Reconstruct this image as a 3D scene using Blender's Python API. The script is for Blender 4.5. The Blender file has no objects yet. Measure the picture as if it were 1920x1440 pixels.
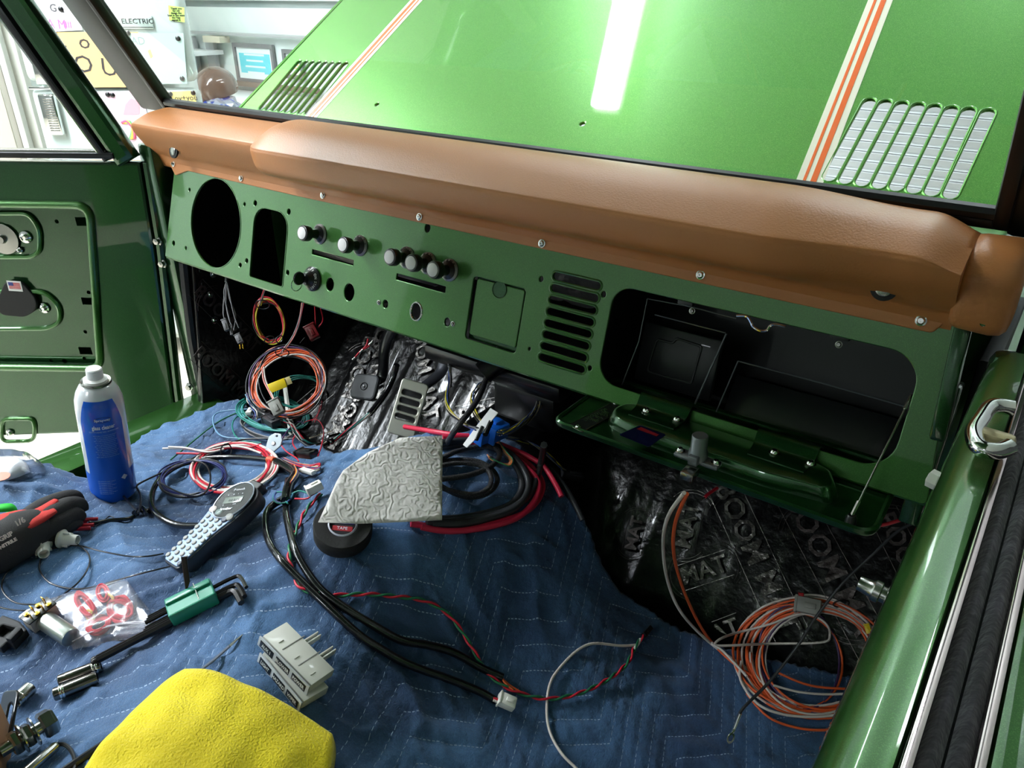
import bpy, bmesh, math, random
import numpy as np
from mathutils import Vector, Matrix
random.seed(7); np.random.seed(7)
scene = bpy.context.scene
COL = scene.collection

# ------------------------------------------------------------------ camera
FPX = 1430.0
YAW = math.radians(53.37); PITCH = math.radians(27.1)
Fv = np.array([-math.cos(YAW)*math.cos(PITCH), math.sin(YAW)*math.cos(PITCH), -math.sin(PITCH)])
Rv = np.array([math.sin(YAW), math.cos(YAW), 0.0]); Uv = np.cross(Rv, Fv)
CAM = np.array([0, 0, 1.6])
cd = bpy.data.cameras.new('camera'); cam = bpy.data.objects.new('camera', cd); COL.objects.link(cam)
cd.sensor_fit = 'HORIZONTAL'; cd.sensor_width = 36; cd.lens = 36*FPX/1920; cd.clip_start = 0.02; cd.clip_end = 60
cam.matrix_world = Matrix(((Rv[0], Uv[0], -Fv[0], 0), (Rv[1], Uv[1], -Fv[1], 0), (Rv[2], Uv[2], -Fv[2], 1.6), (0, 0, 0, 1)))
scene.camera = cam
# ------------------------------------------------------------------ world, exposure
w = bpy.data.worlds.new('world'); scene.world = w; w.use_nodes = True
w.node_tree.nodes['Background'].inputs[0].default_value = (0.85, 0.93, 1, 1)
w.node_tree.nodes['Background'].inputs[1].default_value = 0.06
scene.view_settings.view_transform = 'Standard'; scene.view_settings.look = 'None'
scene.view_settings.exposure = 0.0; scene.view_settings.gamma = 1; scene.view_settings.use_curve_mapping = False

# ------------------------------------------------------------------ materials
def lin(c):
    return tuple(((x/255)/12.92 if x/255 <= .04045 else ((x/255+.055)/1.055)**2.4) for x in c[:3]) + (1,)
MATS = {}
def mat(name, col, rough=.5, metal=0, coat=0, bump=None, flake=None, var=None, alpha=None, trans=None, emit=None, ior=None, sheen=0, coatr=.03):
    if name in MATS: return MATS[name]
    m = bpy.data.materials.new(name); m.use_nodes = True; nt = m.node_tree; b = nt.nodes['Principled BSDF']
    c = lin(col); b.inputs['Base Color'].default_value = c
    b.inputs['Roughness'].default_value = rough; b.inputs['Metallic'].default_value = metal
    b.inputs['Coat Weight'].default_value = coat; b.inputs['Coat Roughness'].default_value = coatr
    if sheen: b.inputs['Sheen Weight'].default_value = sheen
    if ior: b.inputs['IOR'].default_value = ior
    if alpha is not None: b.inputs['Alpha'].default_value = alpha
    if trans: b.inputs['Transmission Weight'].default_value = trans
    if emit: b.inputs['Emission Color'].default_value = c; b.inputs['Emission Strength'].default_value = emit
    tc = None
    if bump or flake or var: tc = nt.nodes.new('ShaderNodeTexCoord')
    if bump:                                     # (scale, strength, distance, detail)
        n = nt.nodes.new('ShaderNodeTexNoise'); n.inputs['Scale'].default_value = bump[0]
        n.inputs['Detail'].default_value = bump[3] if len(bump) > 3 else 3
        bp = nt.nodes.new('ShaderNodeBump'); bp.inputs['Strength'].default_value = bump[1]
        bp.inputs['Distance'].default_value = bump[2] if len(bump) > 2 else .002
        nt.links.new(tc.outputs['Object'], n.inputs['Vector']); nt.links.new(n.outputs['Fac'], bp.inputs['Height'])
        nt.links.new(bp.outputs['Normal'], b.inputs['Normal'])
    if flake or var:                             # colour variation: (scale, other colour, lo, hi)
        s, c2, lo, hi = flake or var
        n = nt.nodes.new('ShaderNodeTexNoise'); n.inputs['Scale'].default_value = s; n.inputs['Detail'].default_value = 2
        r = nt.nodes.new('ShaderNodeMapRange'); r.inputs[1].default_value = lo; r.inputs[2].default_value = hi
        mx = nt.nodes.new('ShaderNodeMix'); mx.data_type = 'RGBA'
        mx.inputs[6].default_value = c; mx.inputs[7].default_value = lin(c2)
        nt.links.new(tc.outputs['Object'], n.inputs['Vector']); nt.links.new(n.outputs['Fac'], r.inputs[0])
        nt.links.new(r.outputs[0], mx.inputs[0]); nt.links.new(mx.outputs[2], b.inputs['Base Color'])
    MATS[name] = m; return m
def glassy(name, tint, base, gloss, frough=.02, ior=1.45):
    """thin clear sheet: see-through plus fresnel reflection"""
    m = bpy.data.materials.new(name); m.use_nodes = True; nt = m.node_tree; nt.nodes.clear()
    o = nt.nodes.new('ShaderNodeOutputMaterial'); t = nt.nodes.new('ShaderNodeBsdfTransparent'); t.inputs[0].default_value = (*tint, 1)
    g = nt.nodes.new('ShaderNodeBsdfGlossy'); g.inputs['Roughness'].default_value = frough
    fr = nt.nodes.new('ShaderNodeFresnel'); fr.inputs[0].default_value = ior
    ma = nt.nodes.new('ShaderNodeMath'); ma.operation = 'MULTIPLY_ADD'; ma.inputs[1].default_value = gloss; ma.inputs[2].default_value = base
    mx = nt.nodes.new('ShaderNodeMixShader'); nt.links.new(fr.outputs[0], ma.inputs[0]); nt.links.new(ma.outputs[0], mx.inputs[0])
    nt.links.new(t.outputs[0], mx.inputs[1]); nt.links.new(g.outputs[0], mx.inputs[2]); nt.links.new(mx.outputs[0], o.inputs[0])
    MATS[name] = m; return m

def film(name, tint, white):
    m = bpy.data.materials.new(name); m.use_nodes = True; nt = m.node_tree; nt.nodes.clear()
    o = nt.nodes.new('ShaderNodeOutputMaterial'); t = nt.nodes.new('ShaderNodeBsdfTransparent'); t.inputs[0].default_value = (*tint, 1)
    d = nt.nodes.new('ShaderNodeBsdfDiffuse'); d.inputs[0].default_value = (.9, .9, .93, 1); m1 = nt.nodes.new('ShaderNodeMixShader'); m1.inputs[0].default_value = white
    g = nt.nodes.new('ShaderNodeBsdfGlossy'); g.inputs['Roughness'].default_value = .15; fr = nt.nodes.new('ShaderNodeFresnel'); fr.inputs[0].default_value = 1.22
    m2 = nt.nodes.new('ShaderNodeMixShader'); nt.links.new(t.outputs[0], m1.inputs[1]); nt.links.new(d.outputs[0], m1.inputs[2]); nt.links.new(fr.outputs[0], m2.inputs[0])
    nt.links.new(m1.outputs[0], m2.inputs[1]); nt.links.new(g.outputs[0], m2.inputs[2]); nt.links.new(m2.outputs[0], o.inputs[0]); return m

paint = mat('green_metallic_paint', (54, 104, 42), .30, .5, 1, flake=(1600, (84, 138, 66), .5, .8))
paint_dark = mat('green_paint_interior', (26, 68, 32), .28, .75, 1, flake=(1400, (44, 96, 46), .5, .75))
leather = mat('tan_vinyl', (188, 120, 66), .42, 0, .15, bump=(420, .35, .0012, 4), coatr=.35)
blackp = mat('black_plastic', (12, 13, 15), .3, 0, .3)
blackm = mat('black_matte', (14, 14, 16), .65)
rubber = mat('black_rubber', (16, 17, 20), .38)
rubber2 = mat('black_cable_jacket', (44, 45, 48), .45)
chrome = mat('chrome', (225, 225, 222), .08, 1)
steel = mat('steel', (165, 165, 160), .25, 1)
castm = mat('cast_zinc', (120, 124, 128), .4, .8)
white = mat('white_plastic', (232, 230, 220), .35, 0, .2)
whitew = mat('white_wire', (214, 204, 196), .4)
redw = mat('red_wire', (198, 30, 52), .4)
orangew = mat('orange_wire', (222, 92, 40), .4)
yelloww = mat('yellow_wire', (214, 196, 50), .4)
greenw = mat('green_wire', (30, 110, 70), .4)
tealw = mat('teal_wire', (40, 130, 118), .4)
purplew = mat('purple_wire', (74, 48, 96), .4)
bluew = mat('blue_wire', (60, 84, 150), .4)
navyw = mat('navy_wire', (26, 32, 92), .35, 0, .2)
greyw = mat('grey_wire', (128, 126, 128), .45)
blackw = mat('black_wire', (18, 18, 21), .35, 0, .2)
greyp = mat('grey_plastic', (148, 148, 140), .45)
bluep = mat('blue_plastic', (24, 104, 214), .35, 0, .2)
yellowp = mat('yellow_tape', (236, 204, 20), .4)

# ------------------------------------------------------------------ rays from the photograph onto real surfaces
def ray(x, y): return Fv+(x-960)/FPX*Rv-(y-720)/FPX*Uv
def at(x, y, t): return CAM+ray(x, y)*t
def hit(x, y, P, n):
    r = ray(x, y); P = np.array(P, float); n = np.array(n, float)
    return CAM+r*(np.dot(P-CAM, n)/np.dot(r, n))
# dash plane
DO = np.array([0, .803, 1.112]); DEV = np.array([0, .28, 1.])/math.hypot(.28, 1); DN = np.array([0, -DEV[2], DEV[1]]); EX = np.array([1., 0, 0])
def uv(x, y):
    h = hit(x, y, DO, DN); return h[0], float((h-DO)@DEV)
def DU(u, v, w=0): return DO+EX*u+DEV*v+DN*w
DASHM = Matrix(((1, 0, 0, DO[0]), (0, DEV[1], DN[1], DO[1]), (0, DEV[2], DN[2], DO[2]), (0, 0, 0, 1)))
# driver door plane
AD = np.array([-.829, -.559, 0]); ND = np.array([.559, -.829, 0]); D0 = np.array([-1.56, .817, 0])
def dp(x, y, off=0):
    h = hit(x, y, D0+ND*off, ND); return float((h-D0)@AD), float(h[2])
DOORM = Matrix(((-AD[0], 0, ND[0], D0[0]), (-AD[1], 0, ND[1], D0[1]), (0, 1, 0, 0), (0, 0, 0, 1)))   # local x points to the hinge: x=-a
# hood plane
HS = .7; HO = np.array([0, 1.03, 1.375]); HV = np.array([0, 1, HS])/math.hypot(1, HS); HN = np.array([0, -HV[2], HV[1]])
def hp(x, y):
    h = hit(x, y, HO, HN); return float(h[0]), float((h-HO)@HV)
HOODM = Matrix(((1, 0, 0, HO[0]), (0, HV[1], HN[1], HO[1]), (0, HV[2], HN[2], HO[2]), (0, 0, 0, 1)))

# ------------------------------------------------------------------ object helpers
def thing(name, label, cat, loc=(0, 0, 0), group=None, kind=None):
    o = bpy.data.objects.new(name, None); COL.objects.link(o); o.location = Vector([float(q) for q in loc]); o.empty_display_size = .02
    if label: o['label'] = label
    if cat: o['category'] = cat
    if group: o['group'] = group
    if kind: o['kind'] = kind
    return o
def wloc(o):
    p = Vector((0, 0, 0))
    while o: p = p+o.location; o = o.parent
    return p
def tag(o, label, cat, group=None):
    o['label'] = label; o['category'] = cat
    if group: o['group'] = group
    return o
class MB:
    """collects shapes (world coordinates); build() links them as one mesh object"""
    def __init__(s): s.v = []; s.f = []; s.mi = []; s.n = 0
    def add(s, v, f, M=None, mi=0):
        v = np.asarray(v, float).reshape(-1, 3)
        if M is not None:
            A = np.array(M); v = v@A[:3, :3].T+A[:3, 3]
        s.v.append(v); s.f += [tuple(i+s.n for i in q) for q in f]; s.mi += [mi]*len(f); s.n += len(v); return s
    def box(s, c, d, M=None, mi=0, bev=0, seg=2):
        if bev:
            bm = bmesh.new(); bmesh.ops.create_cube(bm, size=1)
            bmesh.ops.scale(bm, vec=d, verts=bm.verts)
            bmesh.ops.bevel(bm, geom=bm.edges[:], offset=bev, segments=seg, profile=.5, affect='EDGES')
            bm.verts.index_update()
            v = np.array([q.co[:] for q in bm.verts])+np.array(c); f = [[q.index for q in p.verts] for p in bm.faces]; bm.free()
        else:
            v = np.array([[x, y, z] for x in (-.5, .5) for y in (-.5, .5) for z in (-.5, .5)])*np.array(d)+np.array(c)
            f = [(0, 1, 3, 2), (4, 6, 7, 5), (0, 4, 5, 1), (2, 3, 7, 6), (0, 2, 6, 4), (1, 5, 7, 3)]
        return s.add(v, f, M, mi)
    def lathe(s, prof, M=None, n=24, mi=0, arc=1.0):
        """prof: (r, z) list turned about local z"""
        v = []; f = []; k = len(prof)
        for i in range(n):
            a = 2*math.pi*i/n
            for r, z in prof: v.append((r*math.cos(a), r*math.sin(a), z))
        for i in range(n):
            j = (i+1) % n
            for q in range(k-1): f.append((i*k+q, j*k+q, j*k+q+1, i*k+q+1))
        if prof[0][0] > 1e-6: f.append(tuple(i*k for i in range(n))[::-1])
        if prof[-1][0] > 1e-6: f.append(tuple(i*k+k-1 for i in range(n)))
        return s.add(v, f, M, mi)
    def tube(s, pts, r, n=8, mi=0, M=None, closed=False, cap=True, flat=1.0):
        p = np.asarray(pts, float); k = len(p)
        rr = np.full(k, r) if np.isscalar(r) else np.asarray(r, float)
        t = np.gradient(p, axis=0) if not closed else np.roll(p, -1, 0)-np.roll(p, 1, 0)
        t /= np.linalg.norm(t, axis=1)[:, None]+1e-12
        a = np.array([0, 0, 1.]) if abs(t[0][2]) < .9 else np.array([1., 0, 0])
        u = a-t[0]*(a@t[0]); u /= np.linalg.norm(u); us = [u]
        for i in range(1, k):
            u = us[-1]-t[i]*(us[-1]@t[i]); u /= np.linalg.norm(u)+1e-12; us.append(u)
        us = np.array(us); ws = np.cross(t, us)
        an = np.arange(n)*2*math.pi/n
        v = p[:, None]+rr[:, None, None]*(np.cos(an)[None, :, None]*us[:, None]*flat+np.sin(an)[None, :, None]*ws[:, None])
        f = []
        for i in range(k if closed else k-1):
            j = (i+1) % k
            for q in range(n): f.append((i*n+q, i*n+(q+1) % n, j*n+(q+1) % n, j*n+q))
        if cap and not closed: f += [tuple(range(n))[::-1], tuple((k-1)*n+q for q in range(n))]
        return s.add(v.reshape(-1, 3), f, M, mi)
    def build(s, name, mats, parent=None, smooth=True, label=None, kind=None, angle=40):
        me = bpy.data.meshes.new(name); off = np.array(wloc(parent)) if parent else np.zeros(3)
        v = np.concatenate(s.v)-off
        own = np.zeros(3)
        if not parent: own = np.array([*((v.min(0)+v.max(0))/2)[:2], v[:, 2].min()]); v = v-own
        me.from_pydata(v.tolist(), [], s.f); me.update()
        mats = mats if isinstance(mats, (list, tuple)) else [mats]
        for m in mats: me.materials.append(m)
        if len(mats) > 1: me.polygons.foreach_set('material_index', s.mi)
        if smooth:
            bm = bmesh.new(); bm.from_mesh(me); lim = math.radians(angle)
            bmesh.ops.recalc_face_normals(bm, faces=bm.faces)
            for fc in bm.faces: fc.smooth = True
            for e in bm.edges:
                if len(e.link_faces) == 2 and e.calc_face_angle(0) > lim: e.smooth = False
            bm.to_mesh(me); bm.free()
        o = bpy.data.objects.new(name, me); COL.objects.link(o); o.location = Vector(own)
        if parent: o.parent = parent
        if label: o['label'] = label
        if kind: o['kind'] = kind
        return o
def cr(pts, per=8, closed=False):
    """Catmull-Rom smoothing"""
    p = np.asarray(pts, float); n = len(p); out = []
    rng = range(n) if closed else range(n-1)
    for i in rng:
        if closed: a, b, c, d = p[(i-1) % n], p[i], p[(i+1) % n], p[(i+2) % n]
        else: a, b, c, d = p[max(i-1, 0)], p[i], p[i+1], p[min(i+2, n-1)]
        for k in range(per):
            t = k/per; out.append(.5*((2*b)+(-a+c)*t+(2*a-5*b+4*c-d)*t*t+(-a+3*b-3*c+d)*t**3))
    if not closed: out.append(p[-1])
    return np.array(out)
def frame(o, x, y=None, z=None):
    """matrix with origin o, z axis z, x axis as near x as possible"""
    z = Vector([float(q) for q in (z if z is not None else (0, 0, 1))]).normalized(); x = Vector([float(q) for q in x])
    x = (x-z*x.dot(z)).normalized(); y = z.cross(x)
    return Matrix(((x[0], y[0], z[0], o[0]), (x[1], y[1], z[1], o[1]), (x[2], y[2], z[2], o[2]), (0, 0, 0, 1)))
def _c2m(cu):
    o = bpy.data.objects.new('tmp', cu); me = bpy.data.meshes.new_from_object(o)
    v = np.array([q.co[:] for q in me.vertices]); f = [tuple(p.vertices) for p in me.polygons]
    bpy.data.objects.remove(o); bpy.data.meshes.remove(me); bpy.data.curves.remove(cu)
    return v, f
def plate(outline, holes=(), th=.003, bev=0):
    cu = bpy.data.curves.new('tmp', 'CURVE'); cu.dimensions = '2D'; cu.fill_mode = 'BOTH'
    cu.extrude = max(th/2-bev, 1e-5); cu.bevel_depth = bev; cu.bevel_resolution = 1
    if bev: cu.offset = -bev
    for loop in [outline]+list(holes):
        sp = cu.splines.new('POLY'); sp.points.add(len(loop)-1)
        for i, q in enumerate(loop): sp.points[i].co = (q[0], q[1], 0, 1)
        sp.use_cyclic_u = True
    return _c2m(cu)
def text(s, size, ext=.0002, align='CENTER', bold=0, sx=1.0):
    cu = bpy.data.curves.new('tmp', 'FONT'); cu.body = s; cu.size = size; cu.extrude = ext; cu.align_x = align; cu.align_y = 'CENTER'
    cu.offset = bold; cu.resolution_u = 2
    v, f = _c2m(cu)
    if sx != 1: v[:, 0] *= sx
    return v, f
def rrect(x0, y0, x1, y1, r, n=5):
    r = r if isinstance(r, (list, tuple)) else [r]*4   # corners: BL BR TR TL
    out = []
    for (cx, cy, a0), q in zip(((x0, y0, 180), (x1, y0, 270), (x1, y1, 0), (x0, y1, 90)), r):
        ox = cx+(q if cx == x0 else -q); oy = cy+(q if cy == y0 else -q)
        for k in range(n+1):
            a = math.radians(a0+90*k/n); out.append((ox+q*math.cos(a), oy+q*math.sin(a)))
    return out
def circ(x, y, r, n=24, ry=None): return [(x+r*math.cos(2*math.pi*i/n), y+(ry or r)*math.sin(2*math.pi*i/n)) for i in range(n)]
def stad(p, q, r, n=6):
    """stadium outline from p to q"""
    p = np.array(p); q = np.array(q); d = (q-p)/np.linalg.norm(q-p); a0 = math.atan2(d[1], d[0]); out = []
    for c, s in ((q, -90), (p, 90)):
        for k in range(n+1):
            a = a0+math.radians(s+180*k/n); out.append((c[0]+r*math.cos(a), c[1]+r*math.sin(a)))
    return out
def roundpoly(pts, rs, n=5):
    out = []; m = len(pts)
    for i in range(m):
        p = np.array(pts[i], float); a = np.array(pts[i-1], float)-p; b = np.array(pts[(i+1) % m], float)-p
        r = rs if np.isscalar(rs) else rs[i]
        if r <= 0: out.append(tuple(p)); continue
        r = min(r, .46*np.linalg.norm(a), .46*np.linalg.norm(b)); a /= np.linalg.norm(a); b /= np.linalg.norm(b)
        for k in range(n+1):
            t = k/n; q = p+a*r*(1-t)**2+b*r*t*t; out.append(tuple(q))
    return out
def screw(mb, M, r=.006, mi=0, h=.003):
    mb.lathe([(r*1.45, 0), (r*1.45, .0008), (r*1.1, .001), (r, h*.6), (r*.7, h), (r*.3, h), (r*.25, h*.5), (0, h*.5)], M, 12, mi)

# ------------------------------------------------------------------ room
def struct(mb, name, m, **k):
    o = mb.build(name, m, smooth=False); o['kind'] = 'structure'; return o
wallm = mat('wall_white_panel', (226, 236, 232), .45)
struct(MB().box((-1, -.5, -.05), (10, 9, .1)), 'floor', mat('epoxy_floor_beige', (222, 212, 196), .35, var=(3, (206, 196, 180), .4, .7)))
struct(MB().box((-1, -.5, 3.65), (10, 9, .1)), 'ceiling', mat('ceiling_white', (214, 222, 220), .7))
wb = thing('wall_back', None, None, (0, 3.5, 0), kind='structure')
YB = 3.4
xs = [-6, -4.7, -4.02, -3.34, -2.4]
for i in range(4):   # upper wall panels with joints
    MB().box(((xs[i]+xs[i+1])/2, YB+.03, 2.58), (xs[i+1]-xs[i]-.008, .04, 2.04), bev=.004).build('panel', wallm, wb)
MB().box((-4.2, YB+.08, 1.8), (3.6, .06, 3.6)).build('wall_backing', mat('wall_joint_grey', (150, 160, 158), .6), wb)  # grey backing that shows in the gaps between panels
MB().box((-4.2, YB+.03, .76), (3.6, .04, 1.52)).build('lower_panel', wallm, wb)
MB().box((2.9, YB+.05, 1.8), (2.2, .1, 3.6)).build('panel', wallm, wb)
MB().box((-.3, YB+.05, 3.1), (4.2, .1, 1.0)).build('panel', wallm, wb)
rd = thing('door_1', 'white ribbed roll-up garage door beyond the raised hood', None, (-.3, YB, 0), kind='structure')
slatm = mat('white_ribbed_door', (226, 230, 232), .4)
sl = None
for k in range(66):
    z = .02+k*.039
    if sl is None:
        sl = MB().add([(-2.4, YB, z), (1.8, YB, z), (1.8, YB+.004, z+.006), (-2.4, YB+.004, z+.006), (1.8, YB, z+.012), (-2.4, YB, z+.012), (1.8, YB-.006, z+.034), (-2.4, YB-.006, z+.034), (1.8, YB+.01, z+.038), (-2.4, YB+.01, z+.038)],
                      [(0, 1, 2, 3), (3, 2, 4, 5), (5, 4, 6, 7), (7, 6, 8, 9)]).build('slat', slatm, rd, smooth=False)
        s0 = sl; z0 = z
    else:
        c = s0.copy(); COL.objects.link(c); c.location.z += z-z0
struct(MB().box((-6, -.5, 1.8), (.1, 9, 3.6)), 'wall_left', wallm)
struct(MB().box((3.9, -.5, 1.8), (.1, 9, 3.6)), 'wall_right', mat('wall_right_charcoal', (70, 72, 72), .6))
struct(MB().box((-1, -5, 1.8), (10, .1, 3.6)), 'wall_rear', mat('wall_rear_grey', (110, 114, 112), .6))
def tubem(e): return mat('led_tube_%d' % e, (240, 248, 255), .5, emit=e)
def ceiling_light(x, y, L, lab, e, W=.16):
    t = thing('ceiling_light', lab, 'light', (x, y, 3.42), group='shop ceiling tube lights')
    MB().box((x, y, 3.54), (W, L, .05), bev=.01).build('housing', white, t)
    MB().box((x, y, 3.49), (W-.03, L-.04, .05), bev=.015).build('tube', tubem(e), t)
    MB().tube([(x, y-L/3, 3.56), (x, y-L/3, 3.6)], .01).build('hanger', steel, t)
LIGHTS = [(-1.85, 2.42, 1.8, 26, .16, 'white tube light mirrored in the raised hood'), (-.9, -4.1, 1.2, 26, .60, 'wide light panel added behind the truck to brighten the dash'), (-3.33, .0, 2.2, 104, .40, 'wide light panel added beyond the driver door to brighten the blanket'),  # rear panel added to light the dash, left panel to light the blanket
          (-3.33, -2.4, 2.2, 62, .40, 'wide light panel added behind and left to brighten the cab'), (-.4, 2.9, .9, 40, .16, 'short tube light by the ribbed garage door')]  # second left panel, also added to brighten the driver side
for x, y, L, e, W, lab in LIGHTS: ceiling_light(x, y, L, lab, e, W)
# ================================================================== the truck
truck = thing('truck', 'green classic off-road truck with stripped interior, tan dash pad and raised striped hood', 'truck', (-.78, .9, 0))
def tp(mb, name, m, parent=None, **k): return mb.build(name, m, parent or truck, **k)
# dashboard panel with its openings
holes = [circ(-1.3312, .0945, .0795, 40, .0845), rrect(-1.2135, .0145, -1.118, .1450, [.004, .004, .03, .03]),
         rrect(-1.0475, .0865, -.9442, .095, .0008), rrect(-.8437, .083, -.7405, .0925, .0008),
         circ(-.9951, .044, .0095, 16, .0115), circ(-.9465, .0404, .012, 20, .0148), circ(-.7926, .0421, .0105, 20, .013),
         rrect(-.6900, .0245, -.5945, .1190, .006), rrect(-.4576, .0225, -.0860, .1530, [.030, .034, .034, .026], 8)]
small = [((357, 356), .003), ((327, 456), .0045), ((350, 465), .003), ((460, 383), .003), ((480, 381), .0045), ((543, 397), .0045), ((464, 489), .004), ((452, 497), .0038),
         ((541, 511), .004), ((803, 428), .0055), ((724, 570), .0058), ((840, 604), .0058), ((1016, 523), .0035), ((1133, 552), .0035), ((994, 654), .0022), ((1107, 690), .003)]
for (x, y), r in small:
    a, b = uv(x, y); holes.append(circ(a, b, r, 12, r*1.15))
vents = []
for k in range(8):
    (xa, ya), (xb, yb) = (1020-k*3.9, 512+k*22.8), (1128-k*4.7, 541+k*22.9)
    a = uv(xa+16, ya+6); b = uv(xb-9, yb)
    vents.append((a, b))
vents = [((-.5490, .1470-k*.01655), (-.4835, .1470-k*.01655)) for k in range(8)]
for a, b in vents: holes.append(stad(a, b, .0052))
out = roundpoly([(-1.497, 0), (-.042, -.001), (-.066, .21), (-1.476, .21)], [.004, .008, 0, 0])
v, f = plate(out, holes, .004, .0012)
dash = tp(MB().add(v, f, DASHM), 'dashboard', paint)
mb = MB()   # lower return flange, left end cap
mb.add([DU(-1.497, .001, .001), DU(-.042, .001, .001), DU(-.042, -.003, -.002), DU(-1.497, -.003, -.002), DU(-.042, -.002, -.03), DU(-1.497, -.002, -.03)], [(0, 1, 2, 3), (3, 2, 4, 5)])
tp(mb, 'lower_flange', paint, dash)
for a, b in vents:   # pressed rims
    p = stad(a, b, .0068, 8)
    MB().tube([DU(x, y, .0016) for x, y in p], .0019, 6, closed=True).build('vent_rim', paint, dash)
# recess of the ash tray with its small door
mb = MB(); v, f = plate(rrect(-.6865, .031, -.5985, .1165, .004), [], .004, .0015); mb.add(v, f, DASHM@Matrix.Translation((0, 0, -.004)))
ash = tp(mb, 'ashtray_door', paint)
mb = MB(); mb.lathe([(.0125, 0), (.0125, .001), (.010, -.002), (0, -.004)], DASHM@Matrix.Translation((-.6425, .1085, -.0015)), 20); tp(mb, 'finger_pull', paint_dark, ash)
mb = MB().box((-.642, .0715, -.016), (.096, .095, .016), DASHM); tp(mb, 'ashtray_box', paint_dark, ash)
# gauge-hole rims
for hh, nm in ((circ(-1.3312, .0945, .0805, 48, .0855), 'gauge_rim'), (rrect(-1.2145, .0135, -1.117, .1460, [.005, .005, .031, .031]), 'opening_rim'), (circ(-.7926, .0421, .0118, 24, .0143), 'bushing')):
    MB().tube([DU(x, y, .002) for x, y in hh], .0011 if nm != 'bushing' else .0017, 6, closed=True).build(nm, chrome if nm == 'bushing' else paint, dash)
for x, y in ((712, 567), (851, 607)):
    a, b = uv(x, y); mb = MB(); screw(mb, DASHM@Matrix.Translation((a, b, .002)), .0028); mb.build('screw', steel, dash)
# pull knobs
ringm = mat('knob_ring_silver', (150, 150, 150), .3, 1); lettm = mat('lettering_white', (230, 230, 225), .5)
capm = mat('knob_cap_white', (228, 224, 222), .5)
def knob(px, py, word, L=.040):
    # px,py: centre of the white cap
    P = hit(px, py, DO+DN*L, DN); a = P[0]; b = float((P-DO)@DEV)
    M = DASHM@Matrix.Translation((a, b, .002))
    k = MB().lathe([(.0165, 0), (.0165, .002), (.012, .006), (.0085, .009), (.0075, .018), (.0075, .022), (.0125, .025), (.0135, .027), (.0135, L-.004), (.0125, L-.0015), (.011, L-.001), (0, L-.001)], M, 32).build('control_knob', blackp, truck)
    MB().lathe([(.0102, L-.0015), (.0102, L-.0002), (.0098, L), (0, L)], M, 28).build('knob_cap', capm, k)
    MB().lathe([(.0172, 0), (.0172, .0018), (.0165, .0024), (.0122, .0055), (.012, .0045), (.0165, .001)], M, 32).build('bezel', blackp if word == 'x' else ringm, k)
    if word:
        mb = MB()
        for i, ch in enumerate(word):
            an = math.radians(28*(len(word)-1)/2-28*i)
            v, f = text(ch, .0065, .0002); mb.add(v, f, M@Matrix.Rotation(an, 4, 'Z')@Matrix.Translation((0, .0143, .0044))@Matrix.Rotation(math.radians(-38), 4, 'X'))
        mb.build('lettering', blackm, k)
for px, py, wd in ((567, 437, ''), (643, 459, 'LIGHTS'), (731, 482, 'DOOR'), (771, 493, 'FAN'), (812, 506, 'TEMP')): knob(px, py, wd)
# key switch bezel with key and ring
a, b = uv(588, 523); M = DASHM@Matrix.Translation((a, b, .002))
ks = MB().lathe([(.0215, 0), (.0215, .003), (.019, .005), (.012, .012), (.0105, .018), (0, .018)], M, 32).build('key_switch', blackp, truck)
mb = MB()
for wd, a0, st in (('OFF', 100, 16), ('ON', 35, 18), ('START', -8, 14)):
    for i, ch in enumerate(wd):
        an = math.radians(a0-st*i-90); v, f = text(ch, .0062, .0002)
        mb.add(v, f, M@Matrix.Rotation(an, 4, 'Z')@Matrix.Translation((0, .0165, .0078))@Matrix.Rotation(math.radians(-40), 4, 'X'))
mb.build('lettering', lettm, ks)
MB().box((0, 0, .018), (.003, .012, .004), M, bev=.0006).box((0, 0, .022), (.0022, .009, .008), M, bev=.0005).build('key_shaft', chrome, ks)
MB().lathe([(.011, -.002), (.012, 0), (.011, .002), (0, .002)], M@Matrix.Translation((0, .001, .030))@Matrix.Rotation(math.pi/2, 4, 'Y'), 20).build('key_head', blackp, ks)
ringp = [M@Vector((0, -.010+.011*math.cos(t), .034+.011*math.sin(t))) for t in np.linspace(0, 2*math.pi, 24, endpoint=False)]
MB().tube(ringp, .0008, 6, closed=True).build('key_ring', chrome, ks)
# dash right post
pa = DU(*uv(1812, 588), -.004); pb2 = DU(*uv(1757, 826), -.004); PMx = frame((pa+pb2)/2, (1, 0, 0), z=DN); PLn = float(np.linalg.norm(pa-pb2))
ang_ = math.atan2((pb2-pa)[0], PLn)
mb = MB().box((0, 0, 0), (.016, PLn, .022), PMx@Matrix.Rotation(ang_, 4, 'Z'), bev=.004)
tp(mb, 'dash_post', paint_dark)
mb = MB().box((-.055, .05, -.03), (.02, .16, .05), DASHM, bev=.003); tp(mb, 'dash_end_plate', paint_dark)

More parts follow.
